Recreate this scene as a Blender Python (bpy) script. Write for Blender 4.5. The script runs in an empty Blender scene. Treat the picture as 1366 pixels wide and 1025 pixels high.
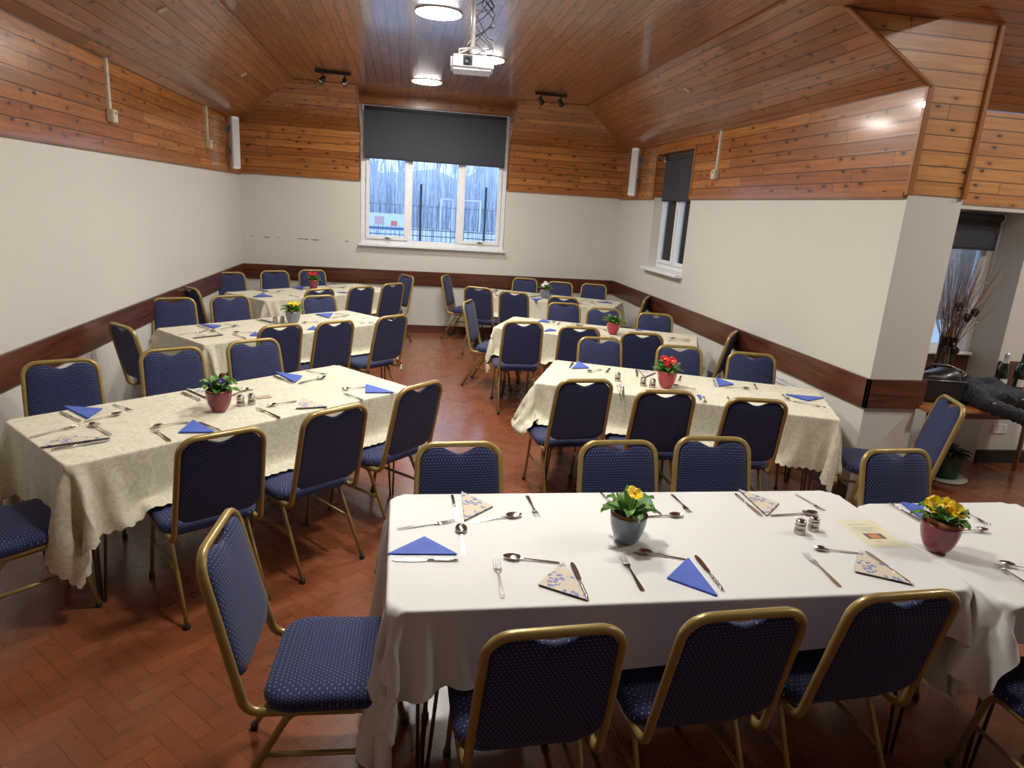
import bpy, math, random
import numpy as np
from math import sin, cos, pi, radians, sqrt, floor
from mathutils import Vector, Matrix
random.seed(7); np.random.seed(7)
SC = bpy.context.scene
COL = SC.collection

# ------------------------------------------------------------------ camera
F_PX, PITCH, ROLL, YAW, EYE = 891.0, .2573, .064, .1681, 1.9
fw = Vector((sin(YAW)*cos(PITCH), cos(YAW)*cos(PITCH), -sin(PITCH)))
rt0 = Vector((cos(YAW), -sin(YAW), 0)); up0 = rt0.cross(fw)
RT = cos(ROLL)*rt0 + sin(ROLL)*up0
UP = -sin(ROLL)*rt0 + cos(ROLL)*up0
cam = bpy.data.cameras.new('camera'); camo = bpy.data.objects.new('camera', cam); COL.objects.link(camo)
cam.sensor_fit = 'HORIZONTAL'; cam.sensor_width = 36; cam.lens = F_PX/1366*36; cam.clip_start = .05; cam.clip_end = 400
m = Matrix((RT, UP, -fw)).transposed().to_4x4(); m.translation = Vector((0, 0, EYE)); camo.matrix_world = m
SC.camera = camo

def at(u, v, z=.735):
    """room position of a measured point on the horizontal plane z"""
    d = RT*((u-683)/F_PX) - UP*((v-512.5)/F_PX) + fw
    t = (z-EYE)/d.z
    return Vector((d.x*t, d.y*t, z))

# ------------------------------------------------------------------ node helpers
class N:
    """operator-overloaded shader sockets"""
    def __init__(s, nt, sock): s.nt = nt; s.s = sock
    def _m(s, op, *a):
        n = s.nt.nodes.new('ShaderNodeMath'); n.operation = op
        for i, q in enumerate((s,)+a):
            if isinstance(q, N): s.nt.links.new(q.s, n.inputs[i])
            else: n.inputs[i].default_value = q
        return N(s.nt, n.outputs[0])
    def __add__(s, o): return s._m('ADD', o)
    __radd__ = __add__
    def __sub__(s, o): return s._m('SUBTRACT', o)
    def __rsub__(s, o): return (s*-1)+o
    def __mul__(s, o): return s._m('MULTIPLY', o)
    __rmul__ = __mul__
    def __truediv__(s, o): return s._m('DIVIDE', o)
    def floor(s): return s._m('FLOOR')
    def frac(s): return s._m('FRACT')
    def mod(s, k): return s._m('FLOORED_MODULO', k)
    def lt(s, k): return s._m('LESS_THAN', k)
    def gt(s, k): return s._m('GREATER_THAN', k)
    def abs(s): return s._m('ABSOLUTE')
    def sin(s): return s._m('SINE')
    def sqrt(s): return s._m('SQRT')
    def pow(s, k): return s._m('POWER', k)
    def max(s, k): return s._m('MAXIMUM', k)
    def min(s, k): return s._m('MINIMUM', k)
    def clamp(s): return s.max(0.).min(1.)
class Mat:
    def __init__(s, name):
        s.m = bpy.data.materials.new(name); s.m.use_nodes = True; s.nt = s.m.node_tree
        s.b = s.nt.nodes['Principled BSDF']
    def new(s, t): return s.nt.nodes.new('ShaderNode'+t)
    def link(s, a, b): s.nt.links.new(a.s if isinstance(a, N) else a, b)
    def uv(s):
        n = s.new('UVMap'); x = s.new('SeparateXYZ'); s.link(n.outputs[0], x.inputs[0])
        return N(s.nt, x.outputs[0]), N(s.nt, x.outputs[1])
    def obj(s):
        n = s.new('TexCoord'); x = s.new('SeparateXYZ'); s.link(n.outputs['Object'], x.inputs[0])
        return [N(s.nt, o) for o in x.outputs]
    def vec(s, *a):
        n = s.new('CombineXYZ')
        for i, q in enumerate(a):
            if isinstance(q, N): s.link(q, n.inputs[i])
            else: n.inputs[i].default_value = q
        return N(s.nt, n.outputs[0])
    def noise(s, v, scale=1, detail=3, rough=.5, dist=0, col=False):
        n = s.new('TexNoise'); s.link(v, n.inputs['Vector']); n.inputs['Scale'].default_value = scale
        n.inputs['Detail'].default_value = detail; n.inputs['Roughness'].default_value = rough; n.inputs['Distortion'].default_value = dist
        return N(s.nt, n.outputs[1 if col else 0])
    def white(s, v):
        n = s.new('TexWhiteNoise'); n.noise_dimensions = '3D'; s.link(v, n.inputs['Vector']); return N(s.nt, n.outputs[0])
    def voro(s, v, scale=1, rnd=1, feat='F1', out=0):
        n = s.new('TexVoronoi'); n.feature = feat; n.voronoi_dimensions = '2D'; s.link(v, n.inputs['Vector']); n.inputs['Scale'].default_value = scale
        n.inputs['Randomness'].default_value = rnd; return N(s.nt, n.outputs[out])
    def mix(s, f, a, b, mode='MIX'):
        n = s.new('Mix'); n.data_type = 'RGBA'; n.blend_type = mode
        if isinstance(f, N): s.link(f, n.inputs[0])
        else: n.inputs[0].default_value = f
        for i, q in ((6, a), (7, b)):
            if isinstance(q, N): s.link(q, n.inputs[i])
            else: n.inputs[i].default_value = (*q, 1)
        return N(s.nt, n.outputs[2])
    def color(s, c):
        if isinstance(c, N): s.link(c, s.b.inputs['Base Color'])
        else: s.b.inputs['Base Color'].default_value = (*c, 1)
    def bump(s, h, strength=.3, dist=.01):
        n = s.new('Bump'); s.link(h, n.inputs['Height']); n.inputs['Strength'].default_value = strength
        n.inputs['Distance'].default_value = dist; s.link(n.outputs[0], s.b.inputs['Normal'])
    def set(s, **k):
        for a, v in k.items():
            i = s.b.inputs[a.replace('_', ' ')]
            if isinstance(v, N): s.link(v, i)
            else: i.default_value = v
        return s.m

def plain(name, c, rough=.5, metal=0., **k):
    M = Mat(name); x, y, z = M.obj()
    n = M.noise(M.vec(x, y, z), 14, 3)
    M.color(M.mix(n, tuple(q*.88 for q in c), tuple(min(1, q*1.1) for q in c)))
    M.set(Roughness=rough, Metallic=metal, **k); return M.m

def wood_mat(name, dark, mid, light, bw=.093, knots=True, rough=.22, seed=0., coat=.35, crough=.12, gb=.03, gw=.462, bs=.45, gc=.75):
    M = Mat(name); u, v = M.uv()
    r = v/bw; row = r.floor(); fv = r.frac()
    r1 = M.white(M.vec(row, seed, 0.))
    uu = (u+r1*7.3)/1.7; col = uu.floor(); fu = uu.frac()
    r2 = M.white(M.vec(row, col, seed+3.))
    g = M.noise(M.vec(u*1.6+r2*37., v*36., row), 1, 5, .6, .6)
    fine = M.noise(M.vec(u*6., v*260., row+seed), 1, 2)
    big = M.noise(M.vec(u*.7, row*3.1, seed), 1, 3, .6)
    c = M.mix((r2*.9+big*.7-.3).clamp(), mid, light)
    c = M.mix(((g-.40)*2.8).clamp()*gc, c, dark)
    c = M.mix((fine-.5).clamp()*.8, c, dark)
    odd = r2.gt(.86)
    c = M.mix(odd*.45, c, dark)
    if knots:
        kv = M.vec(u/.17+r2*9., r+r1*3., seed)
        kv = M.vec(u/.20+r2*9., r, 0.); d = M.voro(kv, 1, .9); kc = M.voro(kv, 1, .9, out=1)
        
        sc = M.new('SeparateColor'); M.link(kc, sc.inputs[0]); on = N(M.nt, sc.outputs[0]).gt(.60)
        halo = (1-d/.3).clamp()*on
        c = M.mix(halo*.55, c, tuple(q*.55 for q in dark))
        core = (d+(g-.5)*.07-N(M.nt, sc.outputs[1])*.055).lt(.055)*on
        c = M.mix(core*.9, c, (.018, .006, .003))
    gr = ((fv-.5).abs().gt(gw)).max(fu.lt(.003)*1.)
    c = M.mix(gr*.85, c, (.02, .008, .004))
    M.color(c)
    edge = ((fv-.5).abs()*2).pow(14.)
    h = 1-gr.max(edge*.6) + g*gb + r2*.05
    M.bump(h, bs, .003)
    M.set(Roughness=(g*.12+rough), Coat_Weight=coat, Coat_Roughness=crough)
    return M.m

M_WALLWOOD = wood_mat('varnished_pine', (.13, .036, .010), (.34, .115, .026), (.58, .235, .060))
M_CEILWOOD = wood_mat('ceiling_pine', (.13, .043, .017), (.34, .125, .046), (.50, .20, .078), seed=11., rough=.24, coat=.5, gb=.01, gw=.457)
M_FLATWOOD = wood_mat('glossy_ceiling_pine', (.13, .043, .018), (.33, .125, .050), (.50, .205, .085), seed=11., rough=.24, coat=.7, crough=.12, gb=.03, gw=.455)
M_PILLWOOD = wood_mat('light_pine', (.30, .11, .028), (.52, .225, .060), (.66, .31, .09), seed=23., rough=.36, coat=.12, crough=.25)
M_TRIM = plain('trim_pine', (.34, .135, .042), .3, Coat_Weight=.3)
def rail_mat():
    M = Mat('mahogany_rail'); u, v = M.uv()
    g = M.noise(M.vec(u*1.2, v*30., 0.), 1, 5, .65, 1.2); b = M.noise(M.vec(u*.8, v*3., 4.), 1, 3)
    c = M.mix(((g-.40)*3.2).clamp(), (.125, .036, .016), (.018, .006, .005))
    M.color(M.mix(((b-.45)*1.6).clamp(), c, (.15, .042, .018)))
    M.set(Roughness=.32, Coat_Weight=.3, Coat_Roughness=.2); return M.m
M_RAIL = rail_mat()
def paint_mat(name, c):
    M = Mat(name); x, y, z = M.obj(); n = M.noise(M.vec(x, y, z), 1.3, 4); f = M.noise(M.vec(x, y, z), 160, 2)
    M.color(M.mix(n, tuple(q*.94 for q in c), c)); M.bump(f+n*.5, .12, .004); M.set(Roughness=.6); return M.m
M_PAINT = paint_mat('cream_wall_paint', (.64, .62, .565))
M_WHITE = plain('white_upvc', (.80, .82, .84), .3)
def floor_mat():
    M = Mat('herringbone_parquet'); x0, y0, z0 = M.obj()
    ca, sa = cos(radians(45)), sin(radians(45)); w = .076
    x = (x0*ca+y0*sa)/w; y = (y0*ca-x0*sa)/w
    i = x.floor(); j = y.floor(); fx = x.frac(); fy = y.frac()
    k = (i-j).mod(6.); H = k.lt(2.5)
    idx = (i-k)*H+i*(1-H); idy = j*H+(j-(5.-k))*(1-H)
    lu = (x-(i-k))/3.*H+((y-(j-(5.-k)))/3.)*(1-H); lv = fy*H+fx*(1-H)
    r = M.white(M.vec(idx, idy, H)); r2 = M.white(M.vec(idy, idx, H+5.))
    g = M.noise(M.vec(lu*1.3+r*31., lv*5.+r2*17., H), 1.5, 5, .6)
    wear = M.noise(M.vec(x0, y0, 0.), 1.1, 5, .65); w2 = M.noise(M.vec(x0, y0, 3.), 7, 4, .6)
    c = M.mix(r, (.195, .058, .022), (.245, .076, .029))
    c = M.mix((g-.4).clamp()*.9, c, (.09, .023, .010))
    c = M.mix(((wear-.5)*1.6).clamp()*.4, c, (.30, .11, .05))
    gap = ((lv-.5).abs().gt(.482)).max((lu-.5).abs().gt(.493))
    c = M.mix(gap*.7, c, (.035, .010, .005))
    spk = M.noise(M.vec(x0, y0, 0.), 60, 2).gt(.76)
    c = M.mix(spk*.25, c, (.6, .4, .3))
    M.color(c); M.bump((1-gap)*.2+w2*.2+r*.1, .25, .003)
    M.set(Roughness=(w2*.16+.16+wear*.08), Coat_Weight=.25, Coat_Roughness=.18); return M.m
M_FLOOR = floor_mat()
def fabric_mat():
    M = Mat('navy_dotted_fabric'); u, v = M.uv()
    pu, pv = .0135, .0115
    b = v/pv; row = b.floor(); a = u/pu+row.mod(2.)*.5
    fu = (a.frac()-.5)*pu; fv = (b.frac()-.5)*pv
    d = ((fu*fu*.45)+(fv*fv*1.6)).sqrt(); dot = d.lt(.0013)
    w = M.noise(M.vec(u, v, 0.), 900, 2); big = M.noise(M.vec(u, v, 0.), 9, 3)
    c = M.mix(big, (.008, .015, .070), (.012, .023, .105))
    c = M.mix(w*.5, c, (.005, .009, .042))
    M.color(M.mix(dot*.85, c, (.42, .46, .62)))
    M.bump(w+dot*1., .25, .0015); M.set(Roughness=.85, Sheen_Weight=.08, Sheen_Roughness=.5); return M.m
M_FAB = fabric_mat()
def gold_mat():
    M = Mat('gold_painted_metal'); x, y, z = M.obj(); n = M.noise(M.vec(x, y, z), 18, 4)
    M.color(M.mix(n, (.29, .20, .055), (.40, .29, .10))); M.set(Roughness=.36, Metallic=.3, Coat_Weight=.2); return M.m
M_GOLD = gold_mat()
M_BLACK = plain('black_plastic', (.012, .012, .013), .45)
M_BOARD = plain('dark_seat_board', (.03, .022, .016), .6)
M_STEEL = plain('cutlery_steel', (.58, .57, .55), .16, 1.)
M_STEELD = plain('brushed_steel', (.48, .44, .38), .28, 1.)
M_LEG = plain('brown_table_leg', (.16, .10, .07), .35, .7)
def damask_mat():
    M = Mat('cream_damask_cloth'); u, v = M.uv()
    wv = M.noise(M.vec(u, v, 0.), 11, 3, .6, col=True)
    a = M.new('VectorMath'); a.operation = 'MULTIPLY_ADD'; M.link(wv, a.inputs[0]); a.inputs[1].default_value = (.15, .15, 0)
    cb = M.vec(u, v, 0.); M.link(cb, a.inputs[2]); p = N(M.nt, a.outputs[0])
    d = M.voro(p, 5.2, .8); ring = (d*34.+M.noise(M.vec(u, v, 5.), 30, 2)*5.).sin()
    e = M.voro(p, 13, 1., feat='DISTANCE_TO_EDGE')
    rose = d.lt(.42)
    pat = ((ring.gt(.25)*.9)*rose + (e.lt(.045))*(1-rose))
    leaf = M.voro(p, 13, 1., out=0).lt(.33)*(1-rose)
    f = (pat*.55+leaf*.35).clamp()
    c = M.mix(f, (.72, .685, .53), (.53, .50, .37))
    M.color(c); th = M.noise(M.vec(u*1., v*1., 0.), 420, 2); cr = M.noise(M.vec(u, v, 8.), 11, 5, .6)
    M.bump(pat*1.+leaf*.6+th*.15+cr*1.1, .5, .006); M.set(Roughness=.62, Sheen_Weight=.15); return M.m
M_DAMASK = damask_mat()
def linen_mat():
    M = Mat('white_table_linen'); u, v = M.uv()
    fold = ((u-.52).abs().lt(.0025)).max((v-.43).abs().lt(.002)).max((u-1.25).abs().lt(.002)).max((u-1.85).abs().lt(.002))
    cr = M.noise(M.vec(u, v, 0.), 5, 5, .6); st = M.noise(M.vec(u, v, 0.), 1.2, 3)
    M.color(M.mix(st, (.68, .68, .65), (.75, .75, .72)))
    M.bump(fold*.3+cr*.7+M.noise(M.vec(u, v, 0.), 500, 2)*.1, .4, .006); M.set(Roughness=.75, Sheen_Weight=.1); return M.m
M_LINEN = linen_mat()
M_BLIND = plain('charcoal_blind_fabric', (.040, .042, .052), .8)
def glass_mat(name='window_glass', c=(.93, .96, 1), refl=.08):
    M = Mat(name); t = M.new('BsdfTransparent'); t.inputs[0].default_value = (*c, 1)
    g = M.new('BsdfGlossy'); g.inputs['Roughness'].default_value = .02
    fr = M.new('Fresnel'); fr.inputs[0].default_value = 1.45
    mx = M.new('MixShader'); M.link(fr.outputs[0], mx.inputs[0]); M.link(t.outputs[0], mx.inputs[1]); M.link(g.outputs[0], mx.inputs[2])
    M.link(mx.outputs[0], M.nt.nodes['Material Output'].inputs[0]); return M.m
M_GLASS = glass_mat()
def emit_mat(name, c, s):
    M = Mat(name); M.color(c); M.set(Emission_Color=(*c, 1), Emission_Strength=s); return M.m
M_LAMP = emit_mat('lit_diffuser', (1., .965, .90), 178.)
M_BLUE = plain('blue_paper_napkin', (.075, .13, .50), .75)
def floral_mat():
    M = Mat('floral_paper_napkin'); u, v = M.uv()
    wv = M.noise(M.vec(u, v, 0.), 40, 2, col=True)
    a = M.new('VectorMath'); a.operation = 'MULTIPLY_ADD'; M.link(wv, a.inputs[0]); a.inputs[1].default_value = (.02, .02, 0); M.link(M.vec(u, v, 0.), a.inputs[2])
    p = N(M.nt, a.outputs[0]); d = M.voro(p, 55, 1.); k = M.noise(M.vec(u, v, 3.), 26, 2)
    f = d.lt(.42)*d.gt(.1)*k.gt(.5)
    c = M.mix(f*.9, (.62, .54, .42), (.10, .17, .42)); M.color(c); M.set(Roughness=.75); return M.m
M_FLORAL = floral_mat()
M_NEDGE = plain('dark_napkin_edge', (.05, .035, .03), .7)

# ------------------------------------------------------------------ mesh helpers
def obj(name, me, mat=None, parent=None):
    o = bpy.data.objects.new(name, me); COL.objects.link(o)
    if mat is not None:
        for q in (mat if isinstance(mat, (list, tuple)) else [mat]): me.materials.append(q)
    if parent: o.parent = parent
    return o
def tag(o, label=None, cat=None, group=None, kind=None):
    if label: o['label'] = label
    if cat: o['category'] = cat
    if group: o['group'] = group
    if kind: o['kind'] = kind
    return o
def empty(name, loc, rz=0., label=None, cat=None, group=None, kind=None):
    o = bpy.data.objects.new(name, None); COL.objects.link(o); o.location = loc; o.rotation_euler = (0, 0, rz)
    o.empty_display_size = .05
    return tag(o, label, cat, group, kind)
def copy_tree(o, parent=None, kids=None):
    if kids is None:
        kids = {}
        for q in bpy.data.objects:
            if q.parent: kids.setdefault(q.parent.name, []).append(q)
    c = o.copy(); COL.objects.link(c)
    if parent: c.parent = parent
    for ch in kids.get(o.name, []): copy_tree(ch, c, kids)
    return c
class MB:
    """mesh builder: several simple solids of ONE object"""
    def __init__(s): s.v = []; s.f = []; s.uv = []; s.mi = []; s.sm = []
    def face(s, vs, uv=None, mi=0, smooth=False):
        n = len(s.v); s.v += [tuple(q) for q in vs]; s.f.append(tuple(range(n, n+len(vs))))
        s.uv.append(uv or [(0, 0)]*len(vs)); s.mi.append(mi); s.sm.append(smooth); return s
    def quad(s, vs, udir=None, mi=0, off=(0, 0)):
        vs = [Vector(q) for q in vs]; nrm = (vs[1]-vs[0]).cross(vs[2]-vs[0]).normalized()
        ud = Vector(udir).normalized() if udir else (vs[1]-vs[0]).normalized()
        vd = nrm.cross(ud)
        if vd.z < -.01: vd = -vd
        return s.face(vs, [(q.dot(ud)+off[0], q.dot(vd)+off[1]) for q in vs], mi)
    def box(s, lo, hi, mi=0, M=None, bev=0.):
        x0, y0, z0 = lo; x1, y1, z1 = hi
        if bev > 0:
            b = min(bev, (x1-x0)*.45, (y1-y0)*.45, (z1-z0)*.45)
            import bmesh
            bm = bmesh.new(); bmesh.ops.create_cube(bm, size=1)
            for q in bm.verts: q.co = Vector(((x0+x1)/2+q.co.x*(x1-x0), (y0+y1)/2+q.co.y*(y1-y0), (z0+z1)/2+q.co.z*(z1-z0)))
            bmesh.ops.bevel(bm, geom=bm.edges[:], offset=b, segments=2, affect='EDGES')
            for f in bm.faces:
                P = [M @ q.co if M else q.co.copy() for q in f.verts]
                a = max(range(3), key=lambda i: abs(f.normal[i])); i, j = [(1, 2), (0, 2), (0, 1)][a]
                s.face(P, [(q.co[i], q.co[j]) for q in f.verts], mi)
            bm.free(); return s
        c = [(x0, y0, z0), (x1, y0, z0), (x1, y1, z0), (x0, y1, z0), (x0, y0, z1), (x1, y0, z1), (x1, y1, z1), (x0, y1, z1)]
        for q, (i, j) in (((0, 3, 2, 1), (0, 1)), ((4, 5, 6, 7), (0, 1)), ((0, 1, 5, 4), (0, 2)), ((2, 3, 7, 6), (0, 2)), ((1, 2, 6, 5), (1, 2)), ((3, 0, 4, 7), (1, 2))):
            P = [Vector(c[k]) for k in q]; s.face([M @ p if M else p for p in P], [(p[i], p[j]) for p in P], mi)
        return s
    def lathe(s, prof, seg=24, M=None, mi=0, caps=True):
        base = len(s.v)
        for (r, z) in prof:
            for k in range(seg):
                a = 2*pi*k/seg; p = Vector((r*cos(a), r*sin(a), z)); s.v.append(tuple(M @ p if M else p))
        for i in range(len(prof)-1):
            for k in range(seg):
                a, b = base+i*seg+k, base+i*seg+(k+1) % seg
                s.f.append((a, b, b+seg, a+seg)); s.uv.append([(k/seg, i*.1)]*4); s.mi.append(mi); s.sm.append(True)
        if caps:
            for i, rev in ((0, True), (len(prof)-1, False)):
                if prof[i][0] > 1e-4:
                    r = [base+i*seg+k for k in range(seg)]; s.f.append(tuple(r[::-1] if rev else r)); s.uv.append([(0, 0)]*seg); s.mi.append(mi); s.sm.append(False)
        return s
    def tube(s, pts, w, d=None, seg=8, n0=None, mi=0, power=2.6, taper=None, caps=True):
        """sweep a rounded rectangle (w across n0, d across the other axis)"""
        d = d or w; P = [Vector(p) for p in pts]; base = len(s.v); T = []
        for i in range(len(P)):
            a = P[min(i+1, len(P)-1)]-P[max(i-1, 0)]; T.append(a.normalized())
        n = Vector(n0) if n0 else (Vector((0, 0, 1)) if abs(T[0].z) < .9 else Vector((1, 0, 0)))
        n = (n-T[0]*n.dot(T[0])).normalized()
        for i, p in enumerate(P):
            if i:
                ax = T[i-1].cross(T[i])
                if ax.length > 1e-7:
                    n = Matrix.Rotation(T[i-1].angle(T[i]), 3, ax.normalized()) @ n
                n = (n-T[i]*n.dot(T[i])).normalized()
            b = T[i].cross(n); tp = taper[i] if taper else 1
            for k in range(seg):
                a = 2*pi*(k+.5)/seg; ca, sa = cos(a), sin(a)
                ra = (abs(ca)**power+abs(sa)**power)**(-1/power)
                s.v.append(tuple(p+n*(ca*ra*w/2*tp)+b*(sa*ra*d/2*tp)))
        for i in range(len(P)-1):
            for k in range(seg):
                a, b = base+i*seg+k, base+i*seg+(k+1) % seg
                s.f.append((a, b, b+seg, a+seg)); s.uv.append([(0, 0)]*4); s.mi.append(mi); s.sm.append(True)
        if caps:
            s.f.append(tuple(base+k for k in range(seg))[::-1]); s.f.append(tuple(base+(len(P)-1)*seg+k for k in range(seg)))
            for _ in (0, 1): s.uv.append([(0, 0)]*seg); s.mi.append(mi); s.sm.append(False)
        return s
    def mesh(s, name):
        me = bpy.data.meshes.new(name); me.from_pydata(s.v, [], s.f)
        ul = me.uv_layers.new(name='UVMap'); flat = [c for f in s.uv for q in f for c in q]; ul.data.foreach_set('uv', flat)
        me.polygons.foreach_set('material_index', s.mi); me.polygons.foreach_set('use_smooth', s.sm)
        me.update(); return me
    def build(s, name, mat=None, parent=None): return obj(name, s.mesh(name), mat, parent)
def ball(c, r, seg=12, rings=8):
    """profile-based ellipsoid for MB.lathe"""
    rx, rz = (r, r) if not isinstance(r, tuple) else r
    return [(rx*sin(pi*i/rings)+1e-5, -rz*cos(pi*i/rings)) for i in range(rings+1)], Matrix.Translation(Vector(c))
def arc2(p0, p1, p2, r, n=6):
    """points rounding the corner p1 of a polyline"""
    p0, p1, p2 = Vector(p0), Vector(p1), Vector(p2); a = (p0-p1).normalized(); b = (p2-p1).normalized()
    th = a.angle(b); t = r/math.tan(th/2); s, e = p1+a*t, p1+b*t; c = p1+(a+b).normalized()*(r/sin(th/2)); out = []
    v0, v1 = s-c, e-c; ang = v0.angle(v1)
    for i in range(n+1):
        k = i/n; out.append(c+(v0*sin((1-k)*ang)+v1*sin(k*ang))/sin(ang))
    return out
def path(pts, r, n=6):
    out = [Vector(pts[0])]
    for i in range(1, len(pts)-1): out += arc2(pts[i-1], pts[i], pts[i+1], r[i-1] if isinstance(r, (list, tuple)) else r, n)
    return out+[Vector(pts[-1])]

# ------------------------------------------------------------------ room
XL, XR, YB, YP = -2.276, 3.195, 10.05, 4.045
ZW, ZRT, ZRB, ZK, ZC, RUN, RUNB = 2.148, .911, .706, 2.796, 3.28, .84, .76
YF, XE, XP, YW, YREC = -2.6, 7.0, 3.60, 4.80, 5.12
CL = .018
def struct(name, mb, mat, label, cat):
    o = mb.build(name, mat); return tag(o, label, cat, kind='structure')
b = MB()
b.quad([(XL, YF, 0), (XR, YF, 0), (XR, YB+.05, 0), (XL, YB+.05, 0)]); b.quad([(XR, YF, 0), (XE, YF, 0), (XE, YREC+.02, 0), (XR, YREC+.02, 0)])
struct('floor', b, M_FLOOR, 'glossy reddish brown herringbone wood block floor', 'floor')

# left wall
b = MB(); b.quad([(XL, YF, 0), (XL, YB, 0), (XL, YB, ZW), (XL, YF, ZW)])
wl = struct('wall_left', b, M_PAINT, 'cream painted left wall below varnished pine boards', 'wall')
X = XL+CL
MB().quad([(X, YF, ZW), (X, YB, ZW), (X, YB, ZK), (X, YF, ZK)], (0, 1, 0)).build('cladding', M_WALLWOOD, wl)
MB().box((XL-.02, YF, ZW-.03), (X+.014, YB-.0, ZW+.012), bev=.008).build('moulding', M_TRIM, wl)
# right wall with window opening
WY0, WY1, WZ0, WZ1, WD = 7.49, 8.66, 1.262, 2.672, .20
def holed(b, fixed, a0, a1, z0, z1, h, mi=0, axis='x', ud=None):
    """rectangle a0..a1 x z0..z1 on plane axis=fixed with hole h=(h0,h1,hz0,hz1)"""
    def R(p0, p1, q0, q1):
        if p1-p0 < 1e-6 or q1-q0 < 1e-6: return
        c = [(p0, q0), (p1, q0), (p1, q1), (p0, q1)]
        b.quad([(fixed, p, q) if axis == 'x' else (p, fixed, q) for p, q in c], ud, mi)
    h0, h1, g0, g1 = h; g0 = max(g0, z0); g1 = min(g1, z1)
    if g0 >= g1: R(a0, a1, z0, z1); return
    R(a0, h0, z0, z1); R(h1, a1, z0, z1); R(h0, h1, z0, g0); R(h0, h1, g1, z1)
b = MB(); holed(b, XR, YP, YB, 0, ZW, (WY0, WY1, WZ0, WZ1))
b.quad([(XR, WY0, WZ0), (XR+WD, WY0, WZ0), (XR+WD, WY0, ZW), (XR, WY0, ZW)]); b.quad([(XR, WY1, WZ0), (XR+WD, WY1, WZ0), (XR+WD, WY1, ZW), (XR, WY1, ZW)])
wr = struct('wall_right', b, M_PAINT, 'cream painted right wall with a small window and dark rail', 'wall')
X = XR-CL
b = MB(); holed(b, X, YP, YB, ZW, ZK, (WY0, WY1, WZ0, WZ1), ud=(0, 1, 0))
b.quad([(X, WY0, ZW), (XR+WD, WY0, ZW), (XR+WD, WY0, WZ1), (X, WY0, WZ1)], (1, 0, 0)); b.quad([(X, WY1, ZW), (XR+WD, WY1, ZW), (XR+WD, WY1, WZ1), (X, WY1, WZ1)], (1, 0, 0))
b.quad([(X, WY0, WZ1), (XR+WD, WY0, WZ1), (XR+WD, WY1, WZ1), (X, WY1, WZ1)], (0, 1, 0))
b.build('cladding', M_WALLWOOD, wr)
b = MB(); b.box((X-.014, YP, ZW-.03), (XR+.01, WY0, ZW+.012), bev=.008); b.box((X-.014, WY1, ZW-.03), (XR+.01, YB, ZW+.012), bev=.008)
b.box((X-.012, WY0-.03, ZW), (X+.004, WY0, WZ1+.03)); b.box((X-.012, WY1, ZW), (X+.004, WY1+.03, WZ1+.03)); b.box((X-.012, WY0, WZ1), (X+.004, WY1, WZ1+.03))
b.build('moulding', M_TRIM, wr)
# back wall
BX0, BX1, BZ0, BZT = -.645, 1.44, 1.275, 3.15
b = MB(); holed(b, YB, XL, XR, 0, ZW, (BX0, BX1, BZ0, BZT), axis='y')
for x in (BX0, BX1): b.quad([(x, YB, BZ0), (x, YB+.1, BZ0), (x, YB+.1, BZT), (x, YB, BZT)])
wb = struct('wall_back', b, M_PAINT, 'cream painted back wall below pine boards, pierced by the wide window', 'wall')
Y = YB-CL; b = MB()
b.quad([(XL, Y, ZW), (BX0, Y, ZW), (BX0, Y, ZK), (XL, Y, ZK)], (1, 0, 0)); b.quad([(BX1, Y, ZW), (XR, Y, ZW), (XR, Y, ZK), (BX1, Y, ZK)], (1, 0, 0))
for x in (BX0, BX1): b.quad([(x, Y, ZW), (x, YB+.1, ZW), (x, YB+.1, ZC), (x, Y, ZC)], (0, 1, 0))
b.build('cladding', M_WALLWOOD, wb)
b = MB(); b.box((XL, Y-.012, ZW-.012), (BX0, YB, ZW+.012), bev=.005); b.box((BX1, Y-.012, ZW-.012), (XR, YB, ZW+.012), bev=.005); b.build('moulding', M_TRIM, wb)
b = MB()
for x, z, w, h in [(-1.98, 1.285, .09, .008), (-1.79, 1.29, .03, .006), (-1.52, 1.288, .16, .008), (-1.33, 1.283, .10, .012), (-1.24, 1.288, .05, .006), (-.86, 1.285, .05, .012), (-2.15, 1.29, .04, .006)]:
    b.quad([(x, YB-.002, z), (x+w, YB-.002, z-.003), (x+w*.9, YB-.002, z+h), (x+w*.1, YB-.002, z+h*.8)])
b.build('paint_scuff', plain('dark_scuff', (.06, .05, .04), .8), wb)['label'] = 'dark chipped scuff marks'
# ceiling : flat + slopes + dormer
XA, XB_, YA = X, X, YB
xl, xr, yb = XL+CL, XR-CL, YB-CL
fx0, fx1, fy1 = xl+RUN, xr-RUN, yb-RUNB
b = MB(); b.quad([(fx0, YF, ZC), (fx1, YF, ZC), (fx1, fy1, ZC), (fx0, fy1, ZC)], (0, 1, 0)); b.quad([(BX0, fy1, ZC), (BX1, fy1, ZC), (BX1, yb-.04, ZC), (BX0, yb-.04, ZC)], (0, 1, 0))
struct('ceiling', b, M_FLATWOOD, 'flat varnished pine board ceiling of the hall', 'ceiling')
b = MB(); b.quad([(xl, YF, ZK), (xl, yb, ZK), (fx0, fy1, ZC), (fx0, YF, ZC)], (0, 1, 0))
struct('ceiling', b, M_CEILWOOD, 'sloping pine board ceiling above the left wall', 'ceiling')
b = MB(); b.quad([(xr, YP, ZK), (xr, yb, ZK), (fx1, fy1, ZC), (fx1, YP, ZC)], (0, 1, 0))
struct('ceiling', b, M_CEILWOOD, 'sloping pine board ceiling above the right wall', 'ceiling')
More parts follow.
